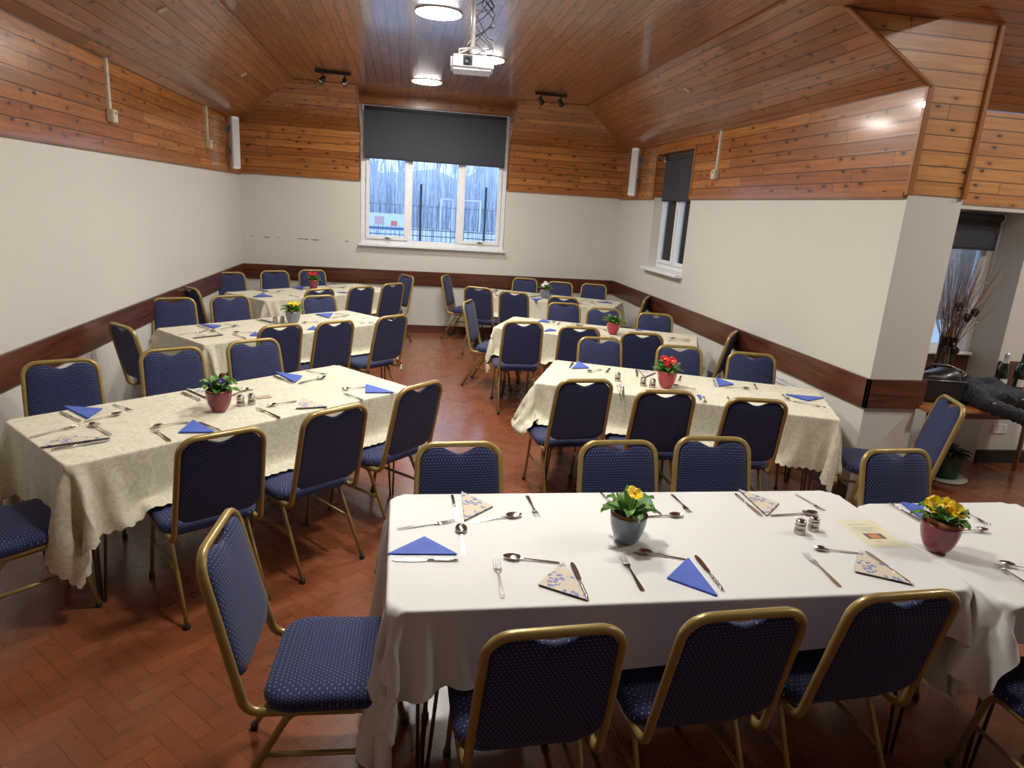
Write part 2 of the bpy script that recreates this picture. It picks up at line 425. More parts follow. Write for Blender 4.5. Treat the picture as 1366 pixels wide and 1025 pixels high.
b = MB(); b.quad([(xl, yb, ZK), (BX0, yb, ZK), (BX0, fy1, ZC), (fx0, fy1, ZC)], (1, 0, 0)); b.quad([(BX1, yb, ZK), (xr, yb, ZK), (fx1, fy1, ZC), (BX1, fy1, ZC)], (1, 0, 0))
for x in (BX0, BX1): b.face([(x, yb, ZK), (x, yb, ZC), (x, fy1, ZC)], [(yb, ZK), (yb, ZC), (fy1, ZC)])
b.quad([(BX0, yb-.04, BZT), (BX1, yb-.04, BZT), (BX1, yb-.04, ZC), (BX0, yb-.04, ZC)], (1, 0, 0)); b.quad([(BX0, yb-.04, BZT), (BX1, yb-.04, BZT), (BX1, YB+.1, BZT), (BX0, YB+.1, BZT)], (1, 0, 0))
struct('ceiling', b, M_WALLWOOD, 'sloping pine boards above the back wall around the window', 'ceiling')
b = MB()
for x in (BX0, BX1): b.tube([(x, yb-.004, ZW), (x, yb-.004, ZK), (x, fy1, ZC-.004)], .018, .018, 4)
b.tube([(fx0, fy1, ZC-.003), (fx1, fy1, ZC-.003)], .016, .01, 4); b.tube([(fx1, YP, ZC-.003), (fx1, fy1, ZC-.003)], .022, .01, 4); b.tube([(fx0, YF, ZC-.003), (fx0, fy1, ZC-.003)], .022, .01, 4)
struct('trim_1', b, M_TRIM, 'thin pine beading along the ceiling creases', 'trim')
# pier (end of right wall) and wing
slope = lambda x: ZK+(xr-x)*(ZC-ZK)/RUN
b = MB(); b.quad([(XR, YP, 0), (XP, YP, 0), (XP, YP, ZW), (XR, YP, ZW)]); b.quad([(XP, YP, 0), (XP, YW, 0), (XP, YW, ZW), (XP, YP, ZW)])
wp = struct('wall_pier', b, M_PAINT, 'bright cream pier at the end of the right wall', 'wall')
ZS = 3.165; xs = xr-(ZS-ZK)*RUN/(ZC-ZK)
b = MB(); Y = YP-.012
b.quad([(XR-CL, Y, ZW), (XP, Y, ZW), (XP, Y, ZK), (XR-CL, Y, ZK)], (1, 0, 0)); b.quad([(XR-CL, Y, ZK), (XP, Y, ZK), (XP-.01, Y, ZS), (xs, Y, ZS)], (1, 0, 0))
b.quad([(XP, Y, ZW), (XP, YW, ZW), (XP, YW, ZS), (XP, Y, ZS)], (0, 1, 0))
b.build('cladding', M_PILLWOOD, wp)
b = MB(); Y = YP-.02
b.box((XR-.03, Y-.012, ZW-.01), (XR+.012, Y+.02, ZK), bev=.004); b.tube([(XR-.01, Y, ZK-.01), (xs-.01, Y, ZS+.0)], .042, .03, 4, n0=(0, 1, 0)); b.box((XP-.032, Y-.012, ZW-.01), (XP+.004, Y+.02, ZS), bev=.004)
b.build('moulding', M_TRIM, wp)
b = MB(); b.quad([(fx1, YF, ZS), (3.17, YF, ZS), (3.17, YP, ZS), (fx1, YP, ZS)], (1, 0, 0)); b.quad([(fx1, YF, ZS), (fx1, YP, ZS), (fx1, YP, ZC), (fx1, YF, ZC)], (0, 1, 0)); b.face([(fx1, YP, ZS), (xs, YP, ZS), (fx1, YP, ZC)], [(0, 0), (.2, 0), (0, .1)])
struct('ceiling', b, M_CEILWOOD, 'dark pine soffit over the opening to the side wing', 'ceiling')
G = (ZS-2.82)/(YW-YP); zt = ZS+G*(YP-3.0)
b = MB(); b.quad([(XP, YW, 2.82), (XE, YW, 2.82), (XE, YP, ZS), (XP, YP, ZS)], (1, 0, 0)); b.quad([(3.17, YP, ZS), (XE, YP, ZS), (XE, 3.0, zt), (3.17, 3.0, zt)], (1, 0, 0))
b.quad([(3.17, YF, zt), (XE, YF, zt), (XE, 3.0, zt), (3.17, 3.0, zt)], (1, 0, 0)); b.quad([(3.17, YF, ZS), (3.17, 3., ZS), (3.17, 3., zt), (3.17, YF, zt)], (0, 1, 0)); b.face([(3.17, 3., ZS), (3.17, YP, ZS), (3.17, 3., zt)], [(0, 0), (1, 0), (0, .5)])
struct('ceiling', b, M_CEILWOOD, 'sloping pine ceiling of the side wing', 'ceiling')
RX0, RX1, RZ = 3.95, 4.95, 2.112
b = MB(); holed(b, YW, XP, XE, 0, ZW, (RX0, RX1, 0, RZ), axis='y')
for x in (RX0, RX1): b.quad([(x, YW, 0), (x, YREC, 0), (x, YREC, RZ), (x, YW, RZ)])
b.quad([(RX0, YW, RZ), (RX1, YW, RZ), (RX1, YREC, RZ), (RX0, YREC, RZ)])
holed(b, YREC, RX0, RX1, 0, RZ, (4.03, 4.90, .93, 2.10), axis='y')
b.quad([(XE, YF, 0), (XE, YW, 0), (XE, YW, 3.7), (XE, YF, 3.7)])
ww = struct('wall_wing', b, M_PAINT, 'cream side wing wall with a deep window recess behind the pier', 'wall')
b = MB(); b.quad([(XP, YW-CL, ZW), (XE, YW-CL, ZW), (XE, YW-CL, 2.82), (XP, YW-CL, 2.82)], (1, 0, 0)); b.build('cladding', M_PILLWOOD, ww)
b = MB(); b.quad([(XL, YF, 0), (XE, YF, 0), (XE, YF, 3.7), (XL, YF, 3.7)])
struct('wall_front', b, M_PAINT, 'plain cream wall at the near end of the hall', 'wall')
# dado rails
RT_ = .028
b = MB(); b.box((XL, YF, ZRB), (XL+RT_, YB, ZRT), bev=.005); struct('trim_2', b, M_RAIL, 'dark mahogany dado rail on the left wall', 'rail')
b = MB(); b.box((XL, YB-RT_, ZRB), (XR, YB, ZRT), bev=.005); struct('trim_3', b, M_RAIL, 'dark mahogany dado rail on the back wall', 'rail')
b = MB(); b.box((XR-RT_, YP-RT_, ZRB), (XR, YB, ZRT), bev=.005); struct('trim_4', b, M_RAIL, 'dark mahogany dado rail on the right wall', 'rail')
b = MB(); b.box((XR-RT_, YP-RT_, ZRB), (XP+RT_, YP, ZRT), bev=.005); struct('trim_5', b, M_RAIL, 'dark mahogany rail wrapped on the pier face', 'rail')
b = MB(); b.box((RX1+.0, YW-RT_, ZRB), (XE, YW, ZRT), bev=.005); b.box((RX0, YREC-RT_, ZRB), (RX1, YREC, ZRT), bev=.005); b.box((XP, YW-RT_, ZRB), (RX0, YW, ZRT), bev=.005)
struct('trim_6', b, M_RAIL, 'dark mahogany rail on the side wing wall and recess', 'rail')
for nm, lo, hi, lb in [('baseboard_left', (XL, YF, 0), (XL+.016, YB, .105), 'left'), ('baseboard_back', (XL, YB-.02, 0), (XR, YB, .11), 'back'), ('baseboard_right', (XR-.016, YP, 0), (XR, YB, .105), 'right'), ('baseboard_wing', (RX1, YW-.03, 0), (XE, YW, .115), 'side wing')]:
    b = MB(); b.box(lo, hi, bev=.004); struct(nm, b, M_RAIL if lb != 'side wing' else M_BLACK, 'dark skirting board along the %s wall' % lb, 'skirting')

# ------------------------------------------------------------------ windows
def frame_rect(b, x0, x1, z0, z1, w, y0, y1):
    b.box((x0, y0, z0), (x0+w, y1, z1), bev=.006); b.box((x1-w, y0, z0), (x1, y1, z1), bev=.006)
    b.box((x0+w, y0, z0), (x1-w, y1, z0+w), bev=.006); b.box((x0+w, y0, z1-w), (x1-w, y1, z1), bev=.006)
W1 = empty('window_1', (0, 0, 0), 0, 'wide white three-pane window in the back wall', 'window', kind='structure')
fy = YB-.03; b = MB(); frame_rect(b, BX0+.005, BX1-.005, BZ0, BZT, .07, fy+.02, fy+.09)
for x in (.055, .755): b.box((x-.028, fy+.02, BZ0+.07), (x+.028, fy+.09, BZT-.07), bev=.006)
b.build('window_frame', M_WHITE, W1)
for x0, x1, hd in ((-.57, .027, 1), (.083, .727, 0), (.783, 1.365, 1)):
    if hd:
        b = MB(); frame_rect(b, x0, x1, BZ0+.07, BZT-.07, .052, fy, fy+.05); c = b.build('casement', M_WHITE, W1)
        h = MB(); xm = (x0+x1)/2; h.box((xm-.03, fy-.012, BZ0+.087), (xm+.03, fy, BZ0+.107), bev=.004); h.tube([(xm-.01, fy-.02, BZ0+.1), (xm+.06, fy-.026, BZ0+.092)], .014, .01, 6); h.build('handle', M_STEELD, c)
    b = MB(); i = .03 if hd else 0; b.box((x0+i, fy+.045, BZ0+.07+i), (x1-i, fy+.051, BZT-.07-i)); b.build('pane', M_GLASS, W1)
MB().box((BX0-.02, YB-.075, BZ0-.03), (BX1+.02, YB+.02, BZ0), bev=.006).build('sill', M_WHITE, W1)
def blind(loc_fn, w, z0, z1, label, rad=.025, rz=0., o=None):
    t = empty('roller_blind', o, rz, label, 'blind', 'charcoal roller blinds')
    b = MB(); h = z1-z0
    M = Matrix.Translation((0, 0, z1)) @ Matrix.Rotation(pi/2, 4, 'Y'); b.lathe([(rad, -w/2), (rad, w/2)], 20, M); b.build('roller', M_BLIND, t)
    MB().box((-w/2, -.002, z0+.012), (w/2, .001, z1)).build('fabric', M_BLIND, t)
    MB().box((-w/2, -.006, z0), (w/2, .006, z0+.018), bev=.004).build('bottom_bar', M_BLIND, t)
    for s in (-1, 1): MB().box((s*(w/2+.012)-.008, -.02, z1-.035), (s*(w/2+.012)+.008, .03, z1+.03), bev=.003).build('bracket', M_WHITE, t)
    b = MB(); b.tube([(w/2+.02, 0, z1-.01), (w/2+.02, 0, z0-.35)], .004, .004, 5); b.build('pull_cord', M_WHITE, t); return t
blind(None, 1.975, 2.445, 3.105, 'wide charcoal roller blind half lowered over the back window', o=(.3925, YB-.075, 0))
W2 = empty('window_2', (XR+WD-.05, (WY0+WY1)/2, 0), -pi/2, 'small white window in the right wall', 'window', kind='structure')
hw = (WY1-WY0)/2; b = MB(); frame_rect(b, -hw, hw, WZ0, WZ1, .06, -.03, .04); b.box((-.03, -.03, WZ0+.06), (.03, .04, WZ1-.06), bev=.005); b.build('window_frame', M_WHITE, W2)
for x0, x1 in ((-hw+.06, -.03), (.03, hw-.06)):
    b = MB(); frame_rect(b, x0, x1, WZ0+.06, WZ1-.06, .045, -.05, .0); c = b.build('casement', M_WHITE, W2)
    MB().box((x0+.03, -.02, WZ0+.09), (x1-.03, -.014, WZ1-.09)).build('pane', M_GLASS, W2)
MB().box((-hw-.03, -WD-.03+.05-.06, WZ0-.035), (hw+.03, .0, WZ0), bev=.006).build('sill', M_WHITE, W2)
blind(None, 1.08, 2.10, 2.625, 'narrow charcoal roller blind in the small right wall window', o=(XR+.085, (WY0+WY1)/2, 0), rz=-pi/2)
W3 = empty('window_3', (4.465, YREC, 0), 0, 'white window at the back of the deep recess behind the pier', 'window', kind='structure')
b = MB(); frame_rect(b, -.435, .435, .93, 2.10, .06, -.02, .05); b.box((-.03, -.02, .99), (.03, .05, 2.04), bev=.005); b.build('window_frame', M_WHITE, W3)
for x0, x1 in ((-.375, -.03), (.03, .375)): MB().box((x0, .0, .99), (x1, .006, 2.04)).build('pane', M_GLASS, W3)
MB().box((-.45, -.09, .905), (.45, .0, .93), bev=.005).build('sill', M_WHITE, W3)
blind(None, .84, 1.80, 2.065, 'short charcoal roller blind at the top of the recess window', o=(4.45, YREC-.10, 0), rad=.03)

# ------------------------------------------------------------------ ceiling lights, projector, spots, speakers, conduits
LP = [(.21, 5.57, 'nearest of the three in view'), (.74, 7.03, 'partly behind the projector'), (.21, 8.58, 'closest to the back window'), (.74, 4.1, None), (.21, 2.75, None)]
def ceiling_light(x, y, z, label):
    t = empty('ceiling_light', (x, y, z), 0, label, 'ceiling light', 'round flush ceiling lights')
    b = MB(); b.lathe([(.178, 0), (.180, -.006), (.178, -.010), (.170, -.011)], 40, caps=False); b.build('rim', M_WHITE, t)
    b = MB(); b.lathe([(.171, -.008), (.168, -.013), (.158, -.016), (.11, -.018), (.0001, -.019)], 40, caps=False); b.build('diffuser', M_LAMP, t)
    return t
for x, y, lb in LP: ceiling_light(x, y, ZC, 'round white lit ceiling light, '+(lb or ('over the white table' if y < 3 else 'between the white table and the cream tables')))
ceiling_light(6.0, 2.7, zt, 'round white lit ceiling light in the side wing, farther from the hall')
ceiling_light(4.4, 2.0, zt, 'round white lit ceiling light in the side wing, nearer the hall')

pj = empty('projector', (.425, 4.98, .04), radians(-4), 'white projector hanging from a ceiling bracket between the round lights', 'projector')
b = MB(); b.box((-.145, -.11, 2.742), (.145, .12, 2.835), bev=.018); b.build('body', plain('projector_white', (.72, .72, .72), .35), pj)
b = MB(); M = Matrix.Translation((-.03, -.11, 2.795)) @ Matrix.Rotation(pi/2, 4, 'X'); b.lathe([(.024, -.004), (.024, .012), (.018, .014), (.014, .006), (.0001, .009)], 24, M); b.box((-.062, -.113, 2.765), (.002, -.108, 2.828)); b.build('lens', M_BLACK, pj)
b = MB()
for k in range(7): b.box((.06+k*.011, -.1125, 2.755), (.066+k*.011, -.108, 2.80))
b.build('vent', plain('grey_vent', (.35, .35, .36), .5), pj)
b = MB(); b.tube([(0, 0, 2.9), (0, 0, ZC-.04)], .032, .032, 14, power=2); b.lathe([(.085, ZC-.06), (.085, ZC-.04)], 24)
for sx, sy in ((-1, -1), (1, -1), (-1, 1), (1, 1)): b.tube([(0, 0, 2.90), (sx*.09, sy*.07, 2.87), (sx*.09, sy*.07, 2.83)], .014, .008, 4)
b.build('mount', plain('mount_white', (.55, .53, .5), .4, .3), pj)
rnd = random.Random(4); b = MB()
for k in range(7):
    a = rnd.uniform(0, 6.28); pts = [(.05*cos(a), .03*sin(a)+.04, 2.84)]
    for q in range(1, 9):
        t = q/9; pts.append((.05+.10*cos(a+q*.8)*(1-t*.4)+.03*t, .05+.06*sin(a+q*.9), 2.84+t*.40+rnd.uniform(-.03, .03)))
    pts.append((.09, .05, ZC-.04)); b.tube(pts, .006, .006, 5, power=2)
b.build('cable', plain('black_cable', (.03, .03, .035), .5), pj)
def track(x, y, label, aims):
    t = empty('spotlight_track', (x, y, ZC), radians(3), label, 'spotlight', 'black ceiling spotlight tracks')
    MB().box((-.20, -.018, -.032), (.20, .018, 0), bev=.004).build('track', M_BLACK, t)
    for hx, (ax, ay) in zip((-.12, .13), aims):
        h = MB(); h.tube([(hx, 0, -.03), (hx, 0, -.075)], .014, .014, 6)
        d = Vector((ax, ay, -.7)).normalized(); M = Matrix.Translation((hx, 0, -.1)) @ d.to_track_quat('Z', 'Y').to_matrix().to_4x4()
        h.lathe([(.0001, -.045), (.022, -.045), (.028, -.02), (.034, .04), (.030, .042), (.026, .03)], 18, M, caps=False); hh = h.build('spotlight_head', M_BLACK, t)
        g = MB(); g.lathe([(.027, .030), (.0001, .030)], 18, M, caps=False); g.build('bulb', plain('spot_bulb', (.6, .6, .58), .25), hh)
track(-.855, 8.50, 'black twin spotlight track on the ceiling left of the window', ((-.5, -.5), (.0, -.5)))
track(1.715, 8.62, 'black twin spotlight track on the ceiling right of the window', ((.5, -.2), (.6, .2)))
def speaker(x, y, s, label):
    t = empty('line_speaker', (x, y, 0), 0, label, 'speaker', 'slim white wall speakers')
    MB().box((-.05, -.055, 2.165), (.05, .055, 2.79), bev=.01).build('cabinet', M_WHITE, t)
    MB().box((-.045 if s > 0 else -.045, -.058, 2.20), (.045, -.054, 2.755)).build('grille', plain('speaker_grille', (.6, .61, .62), .6), t)
    for z in (2.35, 2.62): MB().box((-s*.11, .0, z), (-s*.04, .03, z+.045)).build('bracket', M_BLACK, t)
    t.rotation_euler = (0, 0, s*radians(38)); return t
speaker(XL+.11, 9.40, 1, 'slim white line speaker on the pine boards in the left corner')
speaker(XR-.11, 9.25, -1, 'slim white line speaker on the pine boards beside the small right window')
M_CREAMP = plain('cream_conduit', (.62, .56, .42), .45)
def conduit(x, y, s, z0, label):
    t = empty('wall_switch', (x, y, 0), 0, label, 'switch', 'cream conduit switches on the pine boards')
    MB().box((-.006 if s > 0 else -.02, -.02, z0+.09), (.02 if s > 0 else .006, .02, ZK+.0), bev=.003).build('conduit', M_CREAMP, t)
    bx = MB().box((0 if s > 0 else -.05, -.045, z0), (.05 if s > 0 else 0, .045, z0+.092), bev=.006).build('switch_box', M_CREAMP, t)
    MB().box((.05*s-.003, -.008, z0+.06), (.05*s+.003, .008, z0+.075)).build('indicator', M_BLACK, bx)
conduit(XL+CL, 5.87, 1, 2.345, 'cream switch box with conduit on the left boards, nearer the camera')
conduit(XL+CL, 8.51, 1, 2.345, 'cream switch box with conduit on the left boards, nearer the speaker')
conduit(XR-CL, 6.86, -1, 2.32, 'cream switch box with conduit on the right boards beside the window')
for x, y, s, lb in ((-1.73, 5.55, 1, 'on the left slope, nearer the camera'), (-1.74, 8.06, 1, 'on the left slope, nearer the corner'), (2.64, 6.6, -1, 'on the right slope')):
    z = ZK+((x-xl) if s > 0 else (xr-x))*(ZC-ZK)/RUN
    o = MB().box((-.035, -.018, -.02), (.035, .018, 0), bev=.004).build('sensor_clip', M_CREAMP); o.location = (x, y, z+.004); o.rotation_euler = (0, -s*math.atan((ZC-ZK)/RUN), radians(20*s))
    tag(o, 'small cream plastic clip '+lb+' of the pine ceiling', 'clip', 'cream ceiling clips')
# radiator on the right wall
rd = empty('radiator', (XR-.005, 5.36, 0), 0, 'white panel radiator under the dark rail on the right wall', 'radiator')
b = MB(); b.box((-.09, -.64, .15), (-.035, .64, .63), bev=.008)
for k in range(36): b.box((-.096, -.62+k*.035, .18), (-.088, -.605+k*.035, .60))
b.build('panel', M_WHITE, rd)
b = MB(); b.box((-.10, -.645, .63), (-.0, .645, .645), bev=.003)
for k in range(40): b.box((-.085, -.62+k*.0315, .645), (-.02, -.61+k*.0315, .65))
b.build('top_grille', M_WHITE, rd)
b = MB(); b.tube([(-.05, .66, 0), (-.05, .66, .2), (-.05, .63, .2)], .018, .018, 8, power=2); b.lathe([(.02, .2), (.02, .27)], 12, Matrix.Translation((-.05, .66, 0))); b.build('valve', M_STEELD, rd)
def socket(loc, rz, label):
    t = empty('wall_socket', loc, rz, label, 'socket', 'white wall sockets')
    MB().box((-.073, -.012, -.043), (.073, 0, .043), bev=.004).build('plate', M_WHITE, t)
    for s in (-1, 1):
        b = MB(); x = s*.036
        for dx, dz in ((-.011, -.012), (.011, -.012), (0, .006)): b.box((x+dx-.004, -.0125, dz-.003), (x+dx+.004, -.0119, dz+.003))
        b.build('outlet', M_BLACK, t)
        b = MB(); b.box((x-.01, -.017, .018), (x+.01, -.011, .032), bev=.002); b.build('switch', M_WHITE, t)
socket((5.13, YW, .31), 0, 'white double socket low on the side wing wall under the table')
socket((XR, 7.05, .36), pi/2, 'white socket low on the right wall past the radiator')

# ------------------------------------------------------------------ banquet chair
def outline(w, h, r, dip=0, n=7, taper=0., bulge=0.):
    """closed outline (x,z) of a rounded panel centred in x, from z=0 to h"""
    P = []
    wb_, wt = w/2*(1+taper), w/2
    def cor(cx, cz, a0): return [(cx+r*cos(a0+pi/2*k/n), cz+r*sin(a0+pi/2*k/n)) for k in range(n+1)]
    P += cor(wb_-r*.8, r*.8, -pi/2)
    P += cor(wt-r, h-r, 0)
    if dip:
        for k in range(13):
            t = k/12; x = .075*(1-2*t); q = abs(x)/.0751; P.append((x, h-dip*max(0., 1-3*q*q+2*q**3)**.75))
    P += cor(-wt+r, h-r, pi/2); P += cor(-wb_+r*.8, r*.8, pi)
    if bulge: P = [(x, z-bulge*max(0, 1-(x/(w/2))**2) if z < h*.3 else z) for x, z in P]
    return P
def pad(P, T0, T1, c=None, crown=.25, flip=False):
    """upholstered slab over outline P in the local xz-plane; thickness runs from y=-T1 to +T0"""
    cx = 0; cz = sum(p[1] for p in P)/len(P) if c is None else c
    # (inset, height) profile
    prof = [(1., 0)]
    rows = []
    def ring(s, y): return [((p[0]-cx)*s+cx, y, (p[1]-cz)*s+cz) for p in P]
    for s, k in ((.45, 1.0+crown), (.75, 1.0+crown*.75), (.90, 1.0+crown*.25), (.955, .88), (.985, .6), (1.0, .2)): rows.append(ring(s, T0*k))
    for s, k in ((1., .2), (.985, .6), (.955, .88), (.9, 1.), (.5, 1.)): rows.append(ring(s, -T1*k))
    v = [q for r in rows for q in r]; n = len(P); f = []
    for i in range(len(rows)-1):
        for k in range(n): a, b2 = i*n+k, i*n+(k+1) % n; f.append((a, b2, b2+n, a+n))
    v.append((cx, T0*(1+crown*1.05), cz)); v.append((cx, -T1, cz)); c0, c1 = len(v)-2, len(v)-1
    for k in range(n): f.append((c0, (k+1) % n, k)); a = (len(rows)-1)*n; f.append((c1, a+k, a+(k+1) % n))
    return v, f
def pad_mesh(name, P, T0, T1, M, crown=.25):
    v, f = pad(P, T0, T1, crown=crown); me = bpy.data.meshes.new(name)
    me.from_pydata([tuple(M @ Vector(q)) for q in v], [], f); ul = me.uv_layers.new(name='UVMap')
    cz = (max(q[2] for q in v)+min(q[2] for q in v))/2; ch = (max(q[2] for q in v)-min(q[2] for q in v))/2*.97
    for p in me.polygons:
        p.use_smooth = True
        for li in p.loop_indices:
            q = v[me.loops[li].vertex_index]; ul.data[li].uv = (q[0]+.3-math.copysign(min(1, abs(q[0])/.19)**8*q[1]*.9, q[0]), q[2]-math.copysign(min(1, abs(q[2]-cz)/ch)**8*q[1]*.9, q[2]-cz))
    me.update(); return me
SEATZ = .455
def make_chair():
    t = empty('banquet_chair', (0, 0, 0))
    # seat: outline in xy
    P = outline(.415, .42, .085, n=6, taper=-.04)
    M = Matrix.Translation((0, -.163, SEATZ-.032)) @ Matrix(((1, 0, 0, 0), (0, 0, 1, 0), (0, 1, 0, 0), (0, 0, 0, 1)))
    obj('seat', pad_mesh('seat', P, .028, .03, M, crown=.35), M_FAB, t)
    MB().box((-.165, -.13, .398), (.165, .22, .412), bev=.003).build('seat_board', M_BOARD, t)
    # back hoop
    W0, W1_ = .384/2, .356/2; zt_, yt = .905, -.337; zb, yb_ = .395, -.215
    tw, td = .025, .029
    hp = path([(-W0, .10, .392), (-W0, -.222, .392), (-W1_, yt, zt_-.01), (W1_, yt, zt_-.01), (W0, -.222, .392), (W0, .10, .392)], [.055, .072, .072, .055], 7)
    MB().tube(hp, tw, td, 8, n0=(1, 0, 0)).build('back_frame', M_GOLD, t)
    # back pad
    L = sqrt((.895-.392)**2+(.335-.222)**2); d = Vector((0, yt+.222, .895-.392)).normalized()
    nrm = Vector((0, d.z, -d.y))
    R = Matrix(((1, 0, 0), (0, nrm.y, d.y), (0, nrm.z, d.z))).to_4x4()
    base = Vector((0, -.222, .392))+d*.108
    P = outline(.337, L-.108-.014, .064, dip=.027, n=6, taper=.035, bulge=.012)
    obj('backrest', pad_mesh('backrest', P, .017, .010, Matrix.Translation(base) @ R, crown=.45), M_FAB, t)
    # legs: arches, front and rear halves
    for s in (-1, 1):
        x = s*(W0-.021)
        for front in (0, 1):
            if front: pts = path([(x, .03, .372), (x, .165, .372), (x+s*.008, .24, .012)], .05, 6)
            else: pts = path([(x, .03, .372), (x, -.095, .372), (x+s*.012, -.30, .012)], .06, 6)
            lg = MB().tube(pts, .018, .024, 8, n0=(1, 0, 0)).build('leg', M_GOLD, t)
            e = pts[-1]; MB().lathe([(.0135, 0), (.0145, .004), (.0145, .022), (.012, .024)], 12, Matrix.Translation((e.x, e.y, 0))).build('foot_cap', M_BLACK, lg)
        MB().tube([(x, -.185, .215), (x, .198, .215)], .016, .018, 6).build('stretcher', M_GOLD, t)
    MB().tube([(-W0+.02, -.07, .388), (W0-.02, -.07, .388)], .016, .02, 6).tube([(-W0+.02, .13, .388), (W0-.02, .13, .388)], .016, .02, 6).build('cross_bar', M_GOLD, t)
    return t
# position measured at the middle of the back's top edge; yaw: 0 = faces +y (away from the camera)
TD = {'W': 'white front table', 'T1': 'front left cream table', 'T2': 'middle left cream table', 'T3': 'back left cream table',
      'R1': 'front right cream table', 'R2': 'middle right cream table', 'R3': 'back right cream table'}
A = dict(T1=42.3, T2=42.8, T3=45.0, R1=-22.7, R2=-23.8, R3=-27.)
CH = [
 ('W', (745, 838), 3, 'on the near side, leftmost, back to camera'), ('W', (1000, 815), 3, 'on the near side, middle, back to camera'), ('W', (1215, 790), 3, 'on the near side, rightmost, back to camera'),
 ('W', (613, 590), 184, 'on the far side, leftmost, facing camera'), ('W', (826, 588), 183, 'on the far side, behind the grey plant pot'), ('W', (952, 583), 178, 'on the far side, third from the left'), ('W', (1197, 599), 182, 'on the far side, behind the maroon plant pot'),
 ('W', 'L', 0, 'at the left end, seen from the side'), ('W', 'C4', 0, 'in the bottom right corner, mostly cut off'),
 ('R1', 'r', 0, 'at the right end by the side table'),
 ('R1', (782, 506), 6, 'on the near side, leftmost, back to camera'), ('R1', (890, 521), -3, 'on the near side, middle, back to camera'), ('R1', (1012, 532), -8, 'on the near side, rightmost, back to camera'),
 ('R1', (801, 450), 177, 'on the far side, leftmost, facing camera'), ('R1', (907, 461), 172, 'on the far side, middle, behind red flowers'), ('R1', (1004, 471), 164, 'on the far side, rightmost, beside the radiator'),
 ('R2', (699, 429), 0, 'on the near side, leftmost, seat in view'), ('R2', (774, 436), -8, 'on the near side, middle, half hidden'), ('R2', (858, 444), -10, 'on the near side, rightmost, back to camera'),
 ('R2', (753, 404), 172, 'on the far side, leftmost, facing camera'), ('R2', (806, 411), 168, 'on the far side, middle, behind the red pot'), ('R2', (875, 418), 162, 'on the far side, rightmost, facing camera'),
 ('R2', (624, 401), -112, 'at the left end beside the aisle'), ('R2', 'r', 0, 'at the right end, only gold frame showing'),
 ('R3', (638, 383), -22, 'on the near side, leftmost'), ('R3', (686, 389), -20, 'on the near side, middle'), ('R3', (752, 396), -20, 'on the near side, rightmost, mostly hidden'),
 ('R3', (701, 371), 165, 'on the far side, leftmost, by the white flowers'), ('R3', (748, 376), 160, 'on the far side, middle, by the back wall'), ('R3', (793, 379), 158, 'on the far side, rightmost, near the corner'),
 ('R3', (594, 367), -112, 'at the left end against the back wall'), ('R3', 'r', 0, 'at the right end near the right wall'),
 ('T1', (297, 576), 34, 'on the near side, leftmost, back to camera'), ('T1', (449, 544), 40, 'on the near side, middle, back to camera'), ('T1', (562, 512), 46, 'on the near side, rightmost, at the aisle'),
 ('T1', (80, 480), 208, 'on the far side, leftmost, facing camera'), ('T1', (228, 464), 212, 'on the far side, middle, facing camera'), ('T1', (337, 453), 216, 'on the far side, rightmost, facing camera'),
 ('T1', 'l', 0, 'at the left end, only dark seat visible'),
 ('T2', (375, 433), 38, 'on the near side, leftmost, back to camera'), ('T2', (448, 428), 40, 'on the near side, middle, back to camera'), ('T2', (524, 421), 44, 'on the near side, rightmost, seat in view'),
 ('T2', (231, 397), 205, 'on the far side, leftmost, by the left wall'), ('T2', (306, 394), 212, 'on the far side, middle, facing camera'), ('T2', (425, 394), 212, 'on the far side, rightmost, beyond yellow flowers'),
 ('T2', 'l', 0, 'at the left end, dark back showing'),
 ('T3', (427, 385), 40, 'on the near side, leftmost, only its top showing'), ('T3', (483, 382), 42, 'on the near side, middle'), ('T3', (525, 378), 44, 'on the near side, rightmost'),
 ('T3', (306, 363), 208, 'on the far side, leftmost, by the corner'), ('T3', (366, 361), 206, 'on the far side, middle, by the back wall'), ('T3', (416, 360), 204, 'on the far side, rightmost, behind red flowers'),
 ('T3', (543, 367), 122, 'at the right end beside the aisle'), ('T3', 'l', 0, 'at the left end, narrow and dark'),
]
SPECIAL = {('W', 'L'): ((-.215, 1.955), -92), ('W', 'C4'): ((2.22, 1.52), 2), ('R1', 'r'): ((3.12, 3.69), 70), ('R2', 'r'): ((2.80, 6.0), 52),
           ('R3', 'r'): ((2.80, 8.40), 60), ('T1', 'l'): ((-1.66, 2.93), -46), ('T2', 'l'): ((-1.80, 5.42), -44), ('T3', 'l'): ((-2.0, 7.62), -40)}
CHAIRS = []
for tb, p, yaw, pos in CH:
    if isinstance(p, str): (x, y), yaw = SPECIAL[(tb, p)]; loc = Vector((x, y, 0))
    else:
        q = at(p[0], p[1], .905); a = radians(yaw); off = Vector((-.335*-sin(a), -.335*cos(a), 0)); loc = Vector((q.x, q.y, 0))-off
    CHAIRS.append((loc, radians(yaw), tb, pos))
chair0 = make_chair(); KIDS = {}
for q in bpy.data.objects:
    if q.parent: KIDS.setdefault(q.parent.name, []).append(q)
for i, (loc, a, tb, pos) in enumerate(CHAIRS):
    o = chair0 if i == 0 else copy_tree(chair0, None, KIDS)
    o.location = loc; o.rotation_euler = (0, 0, a)
    k = len(pos.split())+len(TD[tb].split())
    assert k < 14, pos
    tag(o, '%s chair %s, %s' % ('navy dotted' if k < 14 else 'navy', pos, TD[tb]), 'chair', 'navy banquet chairs with gold frames')

